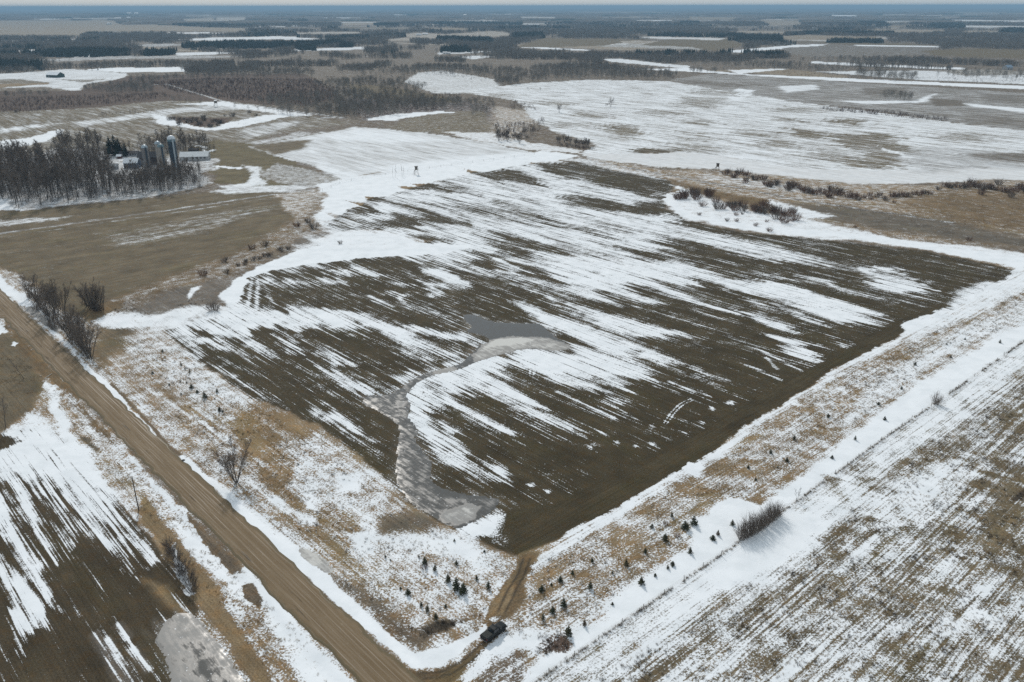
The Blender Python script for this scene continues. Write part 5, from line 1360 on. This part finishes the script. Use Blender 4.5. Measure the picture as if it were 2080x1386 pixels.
def make_canopy():
    """woods from 6 km to the horizon: one rough canopy"""
    th = np.radians(np.linspace(-40, 40, 900))
    rr = [6300.0]
    while rr[-1] < 80000: rr.append(rr[-1] * 1.021)
    rr = np.array(rr); T, RR = np.meshgrid(th, rr)
    X = (RR * np.sin(T)).ravel(); Y = (RR * np.cos(T)).ravel(); r = RR.ravel()
    g = np.random.default_rng(9)
    base = gz(X, Y)
    ns = fbm(X / 420.0, Y / 420.0, 71, 3) * .6 + fbm(X / 1500.0, Y / 1500.0, 73, 2) * .4
    wood = sstep(.37, .42, ns)
    wood[blocked(X, Y, 12.0)] = 0
    z = base + np.where(wood > .3, wood * (10 + 5 * g.random(len(X)) + 7 * (fbm(X / 160.0, Y / 160.0, 75, 2) - .5)), -8.0)
    nr, nc = len(rr), len(th)
    i = np.arange((nr - 1) * (nc - 1)); a = (i // (nc - 1)) * nc + i % (nc - 1)
    F = np.stack([a, a + 1, a + nc + 1, a + nc], 1)
    N = NT('far_canopy'); p = N.pos()
    n1 = N.noise(p, 1/320.0, 4, .65); n2 = N.noise(p, 1/900.0, 3, .6)
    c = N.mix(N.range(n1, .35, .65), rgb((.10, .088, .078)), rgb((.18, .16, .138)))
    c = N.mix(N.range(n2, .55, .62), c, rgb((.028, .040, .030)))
    N.base(c); N.set(Roughness=1.0); N.b.inputs['Specular IOR Level'].default_value = 0.0
    tag(link('far_woods', mesh_np('far_woods', np.stack([X, Y, z], 1), F, N.m)), kind='stuff')
make_woods(); make_mid(); make_canopy()
und = [sliver_tree(1250 + i, 9.0, 3.0, 110, .06, 'twig', 1, crown0=.15) for i in range(4)]
qu = scatter_poly_np([(-60,388),(0,400),(40,420),(180,407),(330,392),(430,372),(400,362),(250,366),(170,352),(90,338),(0,336),(-60,340)], 1300, 2300)
qu = np.concatenate([qu, scatter_poly_np([(285,353),(385,350),(400,368),(380,376),(285,378)], 130, 2303), scatter_poly_np([(275,306),(330,297),(430,300),(440,308),(380,314),(290,314)], 190, 2301), scatter_poly_np([(95,322),(140,310),(205,305),(222,316),(180,327),(110,332)], 150, 2302)])
scatter_stuff('woodlot_undergrowth', qu, np.random.default_rng(8).uniform(.5, 1.1, len(qu)), und, 17)

# grass and weeds
def tuft(seed, n, h, w, mat, tw=.02):
    r = random.Random(seed); V = []; F = []
    for i in range(n):
        a = r.uniform(0, 6.283); q = w * math.sqrt(r.random()); p = Vector((math.cos(a)*q*.5, math.sin(a)*q*.5, -.03)); hh = h * r.uniform(.5, 1.1)
        e = p + Vector((math.cos(a)*q*.6 + r.gauss(0, .1)*h, math.sin(a)*q*.6 + r.gauss(0, .1)*h, hh)); b = r.uniform(0, 3.14); s = Vector((math.cos(b), math.sin(b), 0)) * tw
        k = len(V); V += [tuple(p - s), tuple(p + s), tuple(e)]; F.append((k, k+1, k+2))
    return mesh_np('tuft', V, F, M[mat])
grass_t = [tuft(i, 16, .42, .5, 'straw', .028) for i in range(4)]
weed_t = [tuft(20 + i, 18, .7, .55, 'weed', .030) for i in range(4)]
def area_pts(poly, dens, seed, thr=.5, sc=6.0):
    w = [at(*q) for q in poly]; a = np.array(w); g = np.random.default_rng(seed)
    n = int((a[:, 0].max()-a[:, 0].min()) * (a[:, 1].max()-a[:, 1].min()) * dens)
    x = g.uniform(a[:, 0].min(), a[:, 0].max(), n); y = g.uniform(a[:, 1].min(), a[:, 1].max(), n)
    k = inside(x, y, w); x, y = x[k], y[k]
    k = (fbm(x / sc, y / sc, seed, 3) > thr) & (np.abs(road_off(x, y)) > 4.8)
    return np.stack([x[k], y[k]], 1)
strip_e = [(1075,1150),(1290,1030),(1500,905),(1900,670),(2080,590),(2080,640),(1900,745),(1700,880),(1500,1000),(1400,1080),(1320,1140),(1240,1215),(1140,1280),(1080,1310),(1030,1290),(1070,1230)]
strip_w = [(230,690),(340,690),(440,780),(560,850),(700,940),(840,1050),(1040,1140),(1000,1220),(960,1275),(850,1290),(720,1200),(560,1060),(400,900)]
verge_l = [(0,700),(60,740),(250,925),(420,1110),(520,1200),(720,1386),(560,1386),(450,1240),(330,1080),(220,960),(100,800),(0,800)]
far_r = [(1200,1386),(1420,1250),(1640,1120),(1760,1000),(1900,890),(2100,760),(2100,1386)]
Pg = np.concatenate([area_pts(strip_e, .9, 81, .50), area_pts(strip_w, .8, 82, .50), area_pts(verge_l, .9, 83, .5), area_pts(far_r, .8, 84, .54)])
scatter_stuff('dry_grass', Pg, np.random.default_rng(3).uniform(.5, 1.1, len(Pg)), grass_t, 8)
Pw = np.concatenate([area_pts(strip_e, .12, 91, .55), area_pts(strip_w, .14, 92, .55), area_pts(far_r, .55, 94, .57, 3.5), area_pts([(1090,1290),(1140,1285),(1168,1310),(1150,1338),(1085,1325)], 2.5, 95, .42, 2), area_pts([(840,1280),(900,1262),(945,1262),(890,1288),(860,1300)], 2.0, 96, .4, 2), area_pts([(150,640),(330,595),(450,575),(440,620),(300,645)], .12, 97, .5)])
scatter_stuff('dead_weeds', Pw, np.random.default_rng(4).uniform(.5, 1.15, len(Pw)), weed_t, 9)
print('tufts', len(Pg), len(Pw))

# ------------------------------------------------------------------ buildings
def paint_mat(name, c, rough=.6, **k): return simple(name, c, rough, .10, 1.5, **k)
M['conc'] = simple('silo_concrete', (.30, .275, .245), .85, .18, .35)
M['conc_grey'] = simple('old_grey_concrete', (.20, .19, .185), .85, .2, .35)
M['blue_steel'] = simple('dark_blue_steel', (.035, .055, .075), .35, .2, .5)
M['dome'] = simple('galvanised_dome', (.36, .42, .46), .35, .15, .6, metal=.3)
M['dome_white'] = simple('white_dome', (.62, .66, .70), .4, .08, .6)
M['dome_teal'] = simple('teal_dome', (.14, .22, .25), .4, .15, .6)
M['white_roof'] = simple('white_metal_roof', (.66, .68, .69), .45, .06, .5)
M['grey_wall'] = paint_mat('grey_boards', (.30, .30, .31))
M['pale_wall'] = paint_mat('pale_boards', (.42, .42, .42))
M['dark_wall'] = paint_mat('dark_boards', (.06, .045, .042))
M['red_wall'] = paint_mat('barn_red_boards', (.13, .045, .035))
M['green_wall'] = paint_mat('dark_green_boards', (.03, .062, .058))
M['blue_wall'] = paint_mat('blue_grey_boards', (.13, .16, .21))
M['dark_roof'] = paint_mat('dark_shingle', (.055, .052, .055), .85)
M['grey_roof'] = paint_mat('grey_metal', (.30, .32, .34), .5)
M['blue_roof'] = paint_mat('blue_metal', (.25, .33, .42), .45)
M['snow_roof'] = simple('snow_cover', (.78, .81, .84), .8, .04, 1.0)
M['white_wall'] = paint_mat('white_boards', (.72, .72, .71))
M['glass'] = simple('dark_glass', (.02, .024, .03), .1, .1, 1.0, spec=.6)
M['door'] = paint_mat('door_paint', (.20, .19, .18))

def building(name, cat, px, py, L, D, hw, hr, rz, wall, roof, label, wins=3, group=None, xy=None, along=True):
    """gabled building, ridge along local x; front wall faces local -y"""
    x, y = xy if xy else at(px, py)
    o = empty(name, (x, y, gz1(x, y)), rz); tag(o, label, cat, group)
    b = MB(); l, d = L / 2, D / 2
    b.add([(-l,-d,-.3),(l,-d,-.3),(l,d,-.3),(-l,d,-.3),(-l,-d,hw),(l,-d,hw),(l,d,hw),(-l,d,hw),(-l,0,hw+hr),(l,0,hw+hr)],
          [(0,1,5,4),(1,2,6,9,5),(2,3,7,6),(3,0,4,8,7),(4,5,9,8),(6,7,8,9)])
    b.build('wall', M[wall], o)
    e = .45; t = .16; s = hr / d; ye = d + e; ze = hw - e * s
    r = MB(); xl = l + .35
    r.add([(-xl,-ye,ze+.02),(xl,-ye,ze+.02),(xl,0,hw+hr+.02),(-xl,0,hw+hr+.02),(-xl,ye,ze+.02),(xl,ye,ze+.02),
           (-xl,-ye,ze+t),(xl,-ye,ze+t),(xl,0,hw+hr+t+.05),(-xl,0,hw+hr+t+.05),(-xl,ye,ze+t),(xl,ye,ze+t)],
          [(6,7,8,9),(9,8,11,10),(0,3,2,1),(3,4,5,2),(0,1,7,6),(4,10,11,5),(1,2,8,7),(2,5,11,8),(0,6,9,3),(3,9,10,4)])
    r.build('roof', M[roof], o)
    dw = min(3.2, L * .16)
    MB().box(-l*.55-dw/2, -l*.55+dw/2, -d-.05, -d+.02, 0, min(hw*.75, 3.4)).build('door', M['door'], o)
    for k in range(wins):
        wx = -l*.2 + (k + .5) * (l * 1.1 / max(wins, 1)); ww = min(.6, L*.03) + .15
        MB().box(wx-ww, wx+ww, -d-.04, -d+.02, hw*.45, hw*.45+min(1.3, hw*.35)).build('window', M['glass'], o)
    if wins:
        MB().box(l-.02, l+.04, -.6, .6, hw*.45, hw*.45+1.2).build('window', M['glass'], o)
    return o

def silo(px, py, dia, h, body, dome, label, ladder=True, band=None):
    x, y = at(px, py)
    o = empty('silo', (x, y, gz1(x, y)), math.atan2(-y, -x) + math.pi / 2 + .25); tag(o, label, 'silo', 'silos of the farm')
    r = dia / 2
    MB().lathe([(r+.25, -.3), (r+.25, .4), (r, .5), (r, h)], 28).build('body', M[body], o, smooth=False)
    hb = MB()
    for k in range(int(h / 1.5)):
        z = .9 + k * 1.5
        hb.lathe([(r+.01, z), (r+.05, z+.02), (r+.05, z+.10), (r+.01, z+.12)], 28)
    hb.build('hoop', M[body], o)
    prof = [(r+.12, h-.05), (r+.12, h+.15)] + [(r * math.cos(a), h + .15 + r * .92 * math.sin(a)) for a in [R(q) for q in range(8, 86, 11)]] + [(.25, h + .15 + r * .92), (.25, h+.35+r*.92)]
    MB().lathe(prof, 28).build('dome', M[dome], o, smooth=True)
    if band: MB().lathe([(r+.06, h-1.6), (r+.08, h-1.5), (r+.08, h-.1), (r+.06, h-.08)], 28).build('rim_band', M[band], o)
    if ladder:
        MB().box(-.55, .55, -r-.75, -r+.05, .5, h+.6).build('chute', M['blue_steel' if body != 'blue_steel' else 'dome'], o)
    return o
silo(357, 343, 5.7, 22.5, 'blue_steel', 'dome_white', 'tallest silo, dark blue steel with a white dome, left of the white-roofed barn', True, 'dome_teal')
silo(334, 347, 4.8, 18.0, 'conc', 'dome_teal', 'front silo of the close pair, tan concrete with a teal dome', True)
silo(328, 341, 4.5, 18.2, 'conc', 'dome', 'rear silo of the close pair, half hidden, with a grey metal dome')
silo(300, 340, 4.8, 15.0, 'conc_grey', 'dome', 'shortest silo, grey concrete with a blue-grey dome, left of the close pair')

def yaw_px(a, b):
    p, q = at(*a), at(*b); return math.atan2(q[1]-p[1], q[0]-p[0])
building('barn', 'barn', 397, 324, 22, 10, 3.2, 3.0, yaw_px((368,328.5),(426,327)), 'pale_wall', 'white_roof', 'long low barn with a white metal roof at the right end of the farmyard', 4)
building('barn', 'barn', 307, 333, 16, 10, 6.0, 3.5, .05, 'dark_wall', 'dark_roof', 'big dark old barn standing among the silos', 2)
building('shed', 'shed', 264, 317, 15, 6, 2.6, 1.4, .05, 'grey_wall', 'dark_roof', 'long low grey shed behind the farmhouse, in front of the pines', 4)
building('house', 'house', 270, 340, 10.5, 8, 4.2, 2.8, .05, 'blue_wall', 'snow_roof', 'farmhouse with blue-grey walls and a snowy roof behind the woodlot', 3)
building('garage', 'garage', 327, 357, 7, 6.5, 2.8, 2.2, .5, 'dark_wall', 'blue_roof', 'garage with a bluish roof in front of the silos', 1)
building('shed', 'shed', 233, 343, 5.0, 5, 2.4, 1.4, .2, 'grey_wall', 'grey_roof', 'small grey shed at the woodlot edge left of the farmhouse', 1)
building('shed', 'shed', 394, 310, 7.5, 5, 2.3, 1.2, .05, 'dark_wall', 'dark_roof', 'low dark shed behind the white-roofed barn', 1)
building('shed', 'shed', 243, 322, 3.5, 3, 2.0, 1.0, .1, 'red_wall', 'snow_roof', 'tiny red shed beside the long grey shed', 1)
# far away
building('barn', 'barn', 113, 157, 26, 16, 4.5, 4.5, -.35, 'green_wall', 'snow_roof', 'dark green barn with a snowy roof on the white hill field at upper left', 3)
building('barn', 'barn', 2046, 141, 16, 11, 4.5, 4.0, .4, 'pale_wall', 'blue_roof', 'blue-roofed barn among bare trees near the right edge', 2)
for px, py, L, D, hw, lb in [(222,50.5,30,20,9,'white farm building standing alone in the pale field at upper left'), (240,39.0,60,24,8,'long pale building at the edge of the far woods, upper left'), (262,39.2,36,26,13,'bright white building right of the long pale building, upper left'),
                          (263,30.2,70,34,13,'left one of two white buildings deep in the far woods, upper left'), (278,30.4,60,34,13,'right one of two white buildings deep in the far woods, upper left'), (289,19.8,150,70,30,'tiny white building almost at the horizon, upper left'),
                          (851,72,22,11,4.5,'pale blue-roofed shed on the snowy farmstead near top centre'), (864,70.5,24,11,4.5,'second pale shed right of the blue-roofed shed near top centre'), (904,110,11,8,3.5,'white house at the foot of dark evergreens near top centre'), (912,110,8,7,3,'small white outbuilding beside the white house near top centre'),
                          (1132,69,16,9,4,'leftmost white house of the hamlet near top centre right'), (1141,69,14,9,4,'middle white house of the hamlet near top centre right'), (1148,70,12,9,4,'rightmost white house of the hamlet near top centre right'),
                          (1653,59.5,30,14,6,'white building in a gap of the far woods, upper right'), (1698,70,26,12,6,'pale farmhouse behind the long evergreen row, upper right'), (945,33.6,40,24,12,'white speck of a house in the far woods, top centre')]:
    building('building', 'building', px, py, L, D, hw, hw*.5, rng.uniform(-.4, .4), 'white_wall', 'blue_roof' if 'blue' in lb else 'white_roof', lb, 1)

# ------------------------------------------------------------------ hunting stands
def stand(px, py, w, hl, hc, label, yaw, snow=False):
    x, y = at(px, py); o = empty('hunting_stand', (x, y, gz1(x, y)), yaw); tag(o, label, 'hunting stand')
    a = w / 2
    MB().box(-a, a, -a, a, hl, hl + .15).build('floor', M['wood'], o)
    c = MB().box(-a+.05, a-.05, -a+.05, a-.05, hl+.15, hl+hc); c.build('cabin', M['wood'], o)
    MB().add([(-a-.2,-a-.25,hl+hc+.02),(a+.2,-a-.25,hl+hc+.02),(a+.2,a+.25,hl+hc+.3),(-a-.2,a+.25,hl+hc+.3),(-a-.2,-a-.25,hl+hc+.12),(a+.2,-a-.25,hl+hc+.12),(a+.2,a+.25,hl+hc+.4),(-a-.2,a+.25,hl+hc+.4)],
             [(0,3,2,1),(4,5,6,7),(0,1,5,4),(1,2,6,5),(2,3,7,6),(3,0,4,7)]).build('roof', M['snow_roof' if snow else 'dark_roof'], o)
    for sx, sy in ((-1,-1),(1,-1),(1,1),(-1,1)):
        MB().tube([(sx*(a+.35), sy*(a+.35), -.2), (sx*(a-.1), sy*(a-.1), hl)], .11, 6).build('leg', M['wood'], o)
    for s in (-1, 1):
        MB().tube([(s*(a+.2), -a-.2, hl*.3), (-s*(a-.02), -a+.02, hl*.9)], .06, 5).build('brace', M['wood'], o)
    lad = MB()
    for s in (-.3, .3): lad.tube([(-a-1.7, s, 0), (-a-.05, s, hl+.1)], .06, 5)
    for k in range(1, 8):
        t = k / 8; lad.tube([(-a-1.7+1.65*t, -.3, (hl+.1)*t), (-a-1.7+1.65*t, .3, (hl+.1)*t)], .04, 5)
    lad.build('ladder', M['wood'], o)
    for wy, q in ((-a+.03, 1),):
        MB().box(-a*.6, a*.6, wy-.02, wy+.04, hl+hc*.55, hl+hc*.8).build('window', M['glass'], o)
stand(846, 354.5, 2.1, 3.5, 2.2, 'grey box hunting stand on legs, on the snowy edge of the hill field', .15)
stand(1457, 347, 2.0, 3.0, 2.1, 'brown box hunting stand at the left end of the marsh willow thicket', -.1)
stand(439, 217, 3.2, 4.2, 3.0, 'snow-capped hunting stand far off on the pasture', .1, True)

# ------------------------------------------------------------------ fences and poles
post_me = MB().tube([(0,0,-.3),(0,0,.6),(.01,.01,1.3)], [.075,.07,.06], 6).mesh('post', M['wood'])
def fence(label, pts, gap, seed, wires=3, hscale=1.0):
    r = random.Random(seed)
    w = [np.array(at(*p)) for p in pts]; o = empty('wire_fence', (w[0][0], w[0][1], gz1(*w[0]))); tag(o, label, 'fence')
    o0 = np.array([w[0][0], w[0][1], gz1(*w[0])]); line = []
    for a, b in zip(w[:-1], w[1:]):
        n = max(1, int(np.hypot(*(b - a)) / gap))
        for k in range(n): line.append(a + (b - a) * (k / n))
    line.append(w[-1])
    tops = []
    for p in line:
        z = gz1(*p); q = link('post', post_me, o, tuple(np.array([p[0], p[1], z]) - o0), r.uniform(0, 6))
        q.scale = (1, 1, hscale * r.uniform(.85, 1.15)); q.rotation_euler = (r.gauss(0, .05), r.gauss(0, .05), r.uniform(0, 6)); tops.append((p[0]-o0[0], p[1]-o0[1], z-o0[2]))
    for k in range(wires):
        h = hscale * (.35 + .38 * k)
        MB().tube([(x, y, z + h) for x, y, z in tops], .012, 3).build('wire', M['wood'], o)
    return line
F1 = fence('long post and wire fence along the snowdrift between the sapling strip and the right field', [(1060,1406),(1263,1266),(1500,1104),(1617,1020),(1810,881),(1946,789),(2080,694),(2500,398)], 6.5, 1)
fence('post and wire fence along the snowy crest between the hill field and the ploughed field', [(655,388),(690,373),(760,358),(850,345.5),(960,330),(1085,314)], 9, 2, 3, 1.15)
fence('short fence line on the farm track below the hill field', [(510,321),(560,333),(640,352),(690,366)], 9, 3, 2, 1.1)
g_ = np.random.default_rng(12); seg = []
for a, b in zip(F1[:-1], F1[1:]):
    n = int(np.hypot(*(b - a)) * 5); t = g_.random(n); d = (b - a) / np.hypot(*(b - a))
    seg.append(a + (b - a) * t[:, None] + np.stack([-d[1], d[0]], 1 if False else 0)[None, :] * g_.normal(0, .16, n)[:, None])
seg = np.concatenate(seg); keep = fbm(seg[:, 0] / 5, seg[:, 1] / 5, 14, 2) > .34; seg = seg[keep]
scatter_stuff('fence_line_grass', seg, g_.uniform(.5, 1.0, len(seg)), grass_t + grass_t + weed_t, 15)

def pole(px, py, h, label):
    x, y = at(px, py); o = empty('utility_pole', (x, y, gz1(x, y)), .4); tag(o, label, 'pole')
    MB().tube([(0,0,-.3),(0,0,h*.5),(0,0,h)], [.15,.13,.10], 8).build('pole', M['bark'], o)
    MB().box(-.12,.12,-.02,.16,h-.35,h-.05).build('bracket', M['wood'], o)
    MB().lathe([(.05,h),(.08,h+.06),(.05,h+.16),(.02,h+.2)], 8).build('insulator', M['glass'], o)
pole(282, 1037, 9.4, 'single bare utility pole in the grassy verge left of the gravel road')
a_, b_ = at(90, 769), at(105, 760)
rail = MB().tube([(0,0,.12),(b_[0]-a_[0], b_[1]-a_[1], .35)], .09, 6).build('fallen_rail', M['pale_bark'], None, (a_[0], a_[1], gz1(*a_)))
tag(rail, 'pale rail lying at the tip of the snow tongue left of the gravel road', 'rail')
def boulder(px, py, s, label, seed):
    r = random.Random(seed); bm = bmesh.new(); bmesh.ops.create_icosphere(bm, subdivisions=2, radius=1)
    for v in bm.verts: v.co *= 1 + r.uniform(-.16, .16)
    for v in bm.verts: v.co = Vector((v.co.x * s, v.co.y * s * .8, v.co.z * s * .55))
    me = bpy.data.meshes.new('boulder'); bm.to_mesh(me); bm.free(); me.materials.append(M['rock'])
    x, y = at(px, py); tag(link('boulder', me, None, (x, y, gz1(x, y) + s * .2), r.uniform(0, 6)), label, 'boulder')
M['rock'] = simple('field_stone', (.10, .09, .082), .9, .3, 3.0, bump=.4)
boulder(372, 936, .48, 'dark boulder lying on the snow drift right of the gravel road', 1)
boulder(437, 1042, .28, 'small pale stone on the gravel road', 2)

# ------------------------------------------------------------------ the parked pickup
M['truck'] = (lambda N: (N.base(rgb((.006, .008, .008))), N.set(Roughness=.24), N.b.inputs['Specular IOR Level'].__setattr__('default_value', .22), N.b.inputs['Coat Weight'].__setattr__('default_value', .15), N.b.inputs['Coat Roughness'].__setattr__('default_value', .12), N.m)[-1])(NT('dark_car_paint'))
M['rubber'] = simple('rubber', (.016, .015, .014), .85, .25, 6.0)
M['alloy'] = simple('alloy', (.22, .22, .22), .4, .1, 4.0, metal=.7)
M['vinyl'] = simple('bed_cover_vinyl', (.015, .019, .017), .6, .15, 3.0, spec=.12)
M['trim'] = simple('black_trim', (.014, .014, .014), .6, .2, 4.0)
M['red_lens'] = simple('red_lens', (.16, .012, .010), .25, .1, 4.0)
M['clear_lens'] = simple('clear_lens', (.45, .46, .47), .15, .1, 4.0)
M['chrome'] = simple('dull_chrome', (.30, .30, .31), .3, .1, 4.0, metal=.9)
def truck():
    c = at(1003, 1281, .9)
    p, q = at(973.5, 1287, 1.3), at(992.7, 1272.8, 1.3)
    yaw = math.atan2(q[1]-p[1], q[0]-p[0])
    o = empty('pickup_truck', (c[0], c[1], gz1(*c) + .02), yaw)
    tag(o, 'dark green-black pickup truck with a covered bed, parked on the muddy lane', 'pickup truck')
    def sec(x, w, zb, zs, zt, wt):     # one cross section: sill, shoulder, top
        return [(x,-w*.90,zb),(x,-w,zb+.18),(x,-w*1.0,zs-.12),(x,-w*.965,zs),(x,-wt,zt),(x,wt,zt),(x,w*.965,zs),(x,w*1.0,zs-.12),(x,w,zb+.18),(x,w*.90,zb)]
    b = MB().loft([sec(-2.93,.93,.62,1.08,1.22,.86), sec(-2.86,.985,.50,1.12,1.27,.90), sec(-1.0,1.0,.46,1.12,1.27,.92), sec(-.95,1.0,.44,1.10,1.20,.92), sec(.95,1.0,.44,1.09,1.18,.92), sec(1.45,1.0,.44,1.08,1.19,.88), sec(2.35,.99,.46,1.02,1.13,.82), sec(2.72,.95,.48,.95,1.04,.74), sec(2.90,.84,.52,.86,.92,.62)])
    b.build('body', M['truck'], o, bevel=.03, smooth=False)
    hood = MB().loft([[(x,-w,z-.05),(x,-w*.92,z),(x,w*.92,z),(x,w,z-.05)] for x, w, z in ((1.22,.80,1.215),(1.7,.78,1.215),(2.3,.72,1.165),(2.62,.62,1.09))])
    hood.build('hood', M['truck'], o, bevel=.015)
    def cab(x, w0, z0, w1, z1): return [(x,-w0,z0),(x,-w0+.03,z0+.05),(x,-w1-.04,z1-.08),(x,-w1+.06,z1),(x,w1-.06,z1),(x,w1+.04,z1-.08),(x,w0-.03,z0+.05),(x,w0,z0)]
    rings = [cab(-.98,.93,1.15,.90,1.25), cab(-.80,.93,1.15,.76,1.80), cab(-.60,.93,1.15,.74,1.87), cab(.05,.93,1.15,.74,1.89), cab(.42,.93,1.15,.72,1.84), cab(1.20,.93,1.15,.84,1.22)]
    MB().loft(rings).build('cab', M['truck'], o, bevel=.02)
    def quad(pts, n, name, mat, t=.012):
        V = [Vector(v) for v in pts]; nn = Vector(n).normalized() * t
        vv = [tuple(v - nn) for v in V] + [tuple(v + nn) for v in V]
        MB().add(vv, [(3,2,1,0),(4,5,6,7),(0,1,5,4),(1,2,6,5),(2,3,7,6),(3,0,4,7)]).build(name, M[mat], o)
    quad([(1.10,-.78,1.30),(1.10,.78,1.30),(.49,.66,1.81),(.49,-.66,1.81)], (.6,0,.75), 'windshield', 'glass')
    quad([(-.955,.78,1.31),(-.955,-.78,1.31),(-.83,-.68,1.70),(-.83,.68,1.70)], (-1,0,.25), 'rear_window', 'glass')
    for s in (-1, 1):
        for x0, x1, xt0, xt1 in ((-.78,-.12,-.70,-.12),(-.04,.92,-.04,.42)):
            quad([(x0,s*.915,1.28),(x1,s*.915,1.28),(xt1,s*.785,1.74),(xt0,s*.785,1.74)][::s], (0,s,.28), 'side_window', 'glass')
        for xh in (-.62, .12): MB().box(xh-.10, xh+.10, s*1.0-.02, s*1.0+.03, 1.0, 1.035).build('door_handle', M['trim'], o)
        for xl in (-.92, -.08, 1.02):
            MB().box(xl-.012, xl+.012, s*.998-.012, s*.998+.010, .60, 1.04).build('door_seam', M['trim'], o)
        MB().box(.78, .98, s*1.03 if s > 0 else -1.27, 1.27 if s > 0 else -1.03, 1.22, 1.46).build('mirror', M['trim'], o, bevel=.03)
        MB().box(-2.95, -2.86, s*.80 if s > 0 else -.985, .985 if s > 0 else -.80, .86, 1.20).build('taillight', M['red_lens'], o, bevel=.015)
        MB().box(2.70, 2.88, s*.60 if s > 0 else -.93, .93 if s > 0 else -.60, .78, .93).build('headlight', M['clear_lens'], o, bevel=.02)
        MB().box(-.9, 1.1, s*.92 if s > 0 else -1.08, 1.08 if s > 0 else -.92, .36, .42).build('running_board', M['trim'], o, bevel=.01)
        for xw in (-1.78, 1.92):
            fl = MB()
            ring = []
            for k in range(13):
                a = math.pi * k / 12
                ring.append([(xw + r_*math.cos(a), s*yy, .42 + r_*math.sin(a)) for r_, yy in ((.45,.97),(.45,1.035),(.56,1.03),(.56,.97))])
            fl.loft(ring); fl.build('fender_flare', M['trim'], o)
            w = MB(); 
            w.add(*(lambda L: (L.v, L.f))(MB().lathe([(.24,-.13),(.36,-.14),(.41,-.10),(.415,0),(.41,.10),(.36,.14),(.24,.13)], 22)))
            me = w.mesh('wheel', M['rubber'], True)
            wh = link('wheel', me, o, (xw, s*.90, .415)); wh.rotation_euler = (R(90), 0, 0)
            rim = MB().lathe([(.02,-.11),(.10,-.12),(.23,-.10),(.25,-.05),(.25,.05),(.23,.10),(.10,.12),(.02,.11)], 16).mesh('rim', M['alloy'], True)
            link('rim', rim, wh)
    MB().box(-2.80,-1.02,-.90,.90,1.275,1.325).build('bed_cover', M['vinyl'], o, bevel=.02)
    for xs in (-2.2, -1.6): MB().box(xs-.012, xs+.012, -.885, .885, 1.318, 1.334).build('cover_seam', M['trim'], o)
    MB().box(-2.975,-2.925,-.78,.78,.72,1.20).build('tailgate', M['truck'], o, bevel=.015)
    MB().box(-3.00,-2.97,-.15,.15,1.02,1.08).build('tailgate_handle', M['trim'], o)
    MB().box(-3.10,-2.90,-.95,.95,.50,.68).build('rear_bumper', M['chrome'], o, bevel=.03)
    MB().box(-3.115,-3.095,-.16,.16,.54,.64).build('licence_plate', M['pale_wall'], o)
    MB().box(2.78,3.00,-.93,.93,.46,.66).build('front_bumper', M['trim'], o, bevel=.04)
    MB().box(2.84,2.93,-.58,.58,.70,.92).build('grille', M['trim'], o, bevel=.015)
    MB().box(-1.6,-1.3,-.75,.75,.30,.45).build('axle', M['trim'], o)
truck()

# ------------------------------------------------------------------ the air
hz = bpy.data.materials.new('haze'); hz.use_nodes = True
ht = hz.node_tree; ht.nodes.remove(ht.nodes['Principled BSDF'])
pv = ht.nodes.new('ShaderNodeVolumePrincipled')
pv.inputs['Color'].default_value = (.37, .60, .82, 1)
pv.inputs['Density'].default_value = 9.0e-5
pv.inputs['Anisotropy'].default_value = 0.0
ht.links.new(pv.outputs[0], ht.nodes['Material Output'].inputs['Volume'])
hb = MB().box(-95000, 95000, -95000, 95000, -25, 135).build('haze', hz); tag(hb, kind='stuff')

# ------------------------------------------------------------------ labels of look-alikes: told apart by their place
_ONES = 'zeroth first second third fourth fifth sixth seventh eighth ninth tenth eleventh twelfth thirteenth fourteenth fifteenth sixteenth seventeenth eighteenth nineteenth'.split()
_TENS = {2: ('twentieth', 'twenty'), 3: ('thirtieth', 'thirty'), 4: ('fortieth', 'forty'), 5: ('fiftieth', 'fifty'), 6: ('sixtieth', 'sixty'), 7: ('seventieth', 'seventy'), 8: ('eightieth', 'eighty'), 9: ('ninetieth', 'ninety')}
def ordinal(n): return _ONES[n] if n < 20 else (_TENS[n // 10][0] if n % 10 == 0 else _TENS[n // 10][1] + '-' + _ONES[n % 10])
_inv = np.linalg.inv(np.array(cam.matrix_world))
def view_xy(o):
    p = _inv @ np.array([*o.location, 1.0]); return p[0] / -p[2], p[1] / -p[2]
same = {}
for o in scene.objects:
    if o.parent is None and 'group' in o.keys() and 'label' in o.keys(): same.setdefault(o['label'], []).append(o)
lot_label = 'tall bare tree in the dense farm woodlot at the left edge'
if lot_label in same:
    q = sorted(same.pop(lot_label), key=lambda o: view_xy(o)[1]); n = len(q) // 4 + 1
    for k, band in enumerate(('front row', 'second row', 'third row', 'back row')): same['tall bare tree in the %s of the farm woodlot' % band] = q[k*n:(k+1)*n]
for lb, q in same.items():
    if len(q) == 1: q[0]['label'] = lb; continue
    for k, o in enumerate(sorted(q, key=lambda o: view_xy(o)[0])): o['label'] = '%s from left, %s' % (ordinal(k + 1), lb)
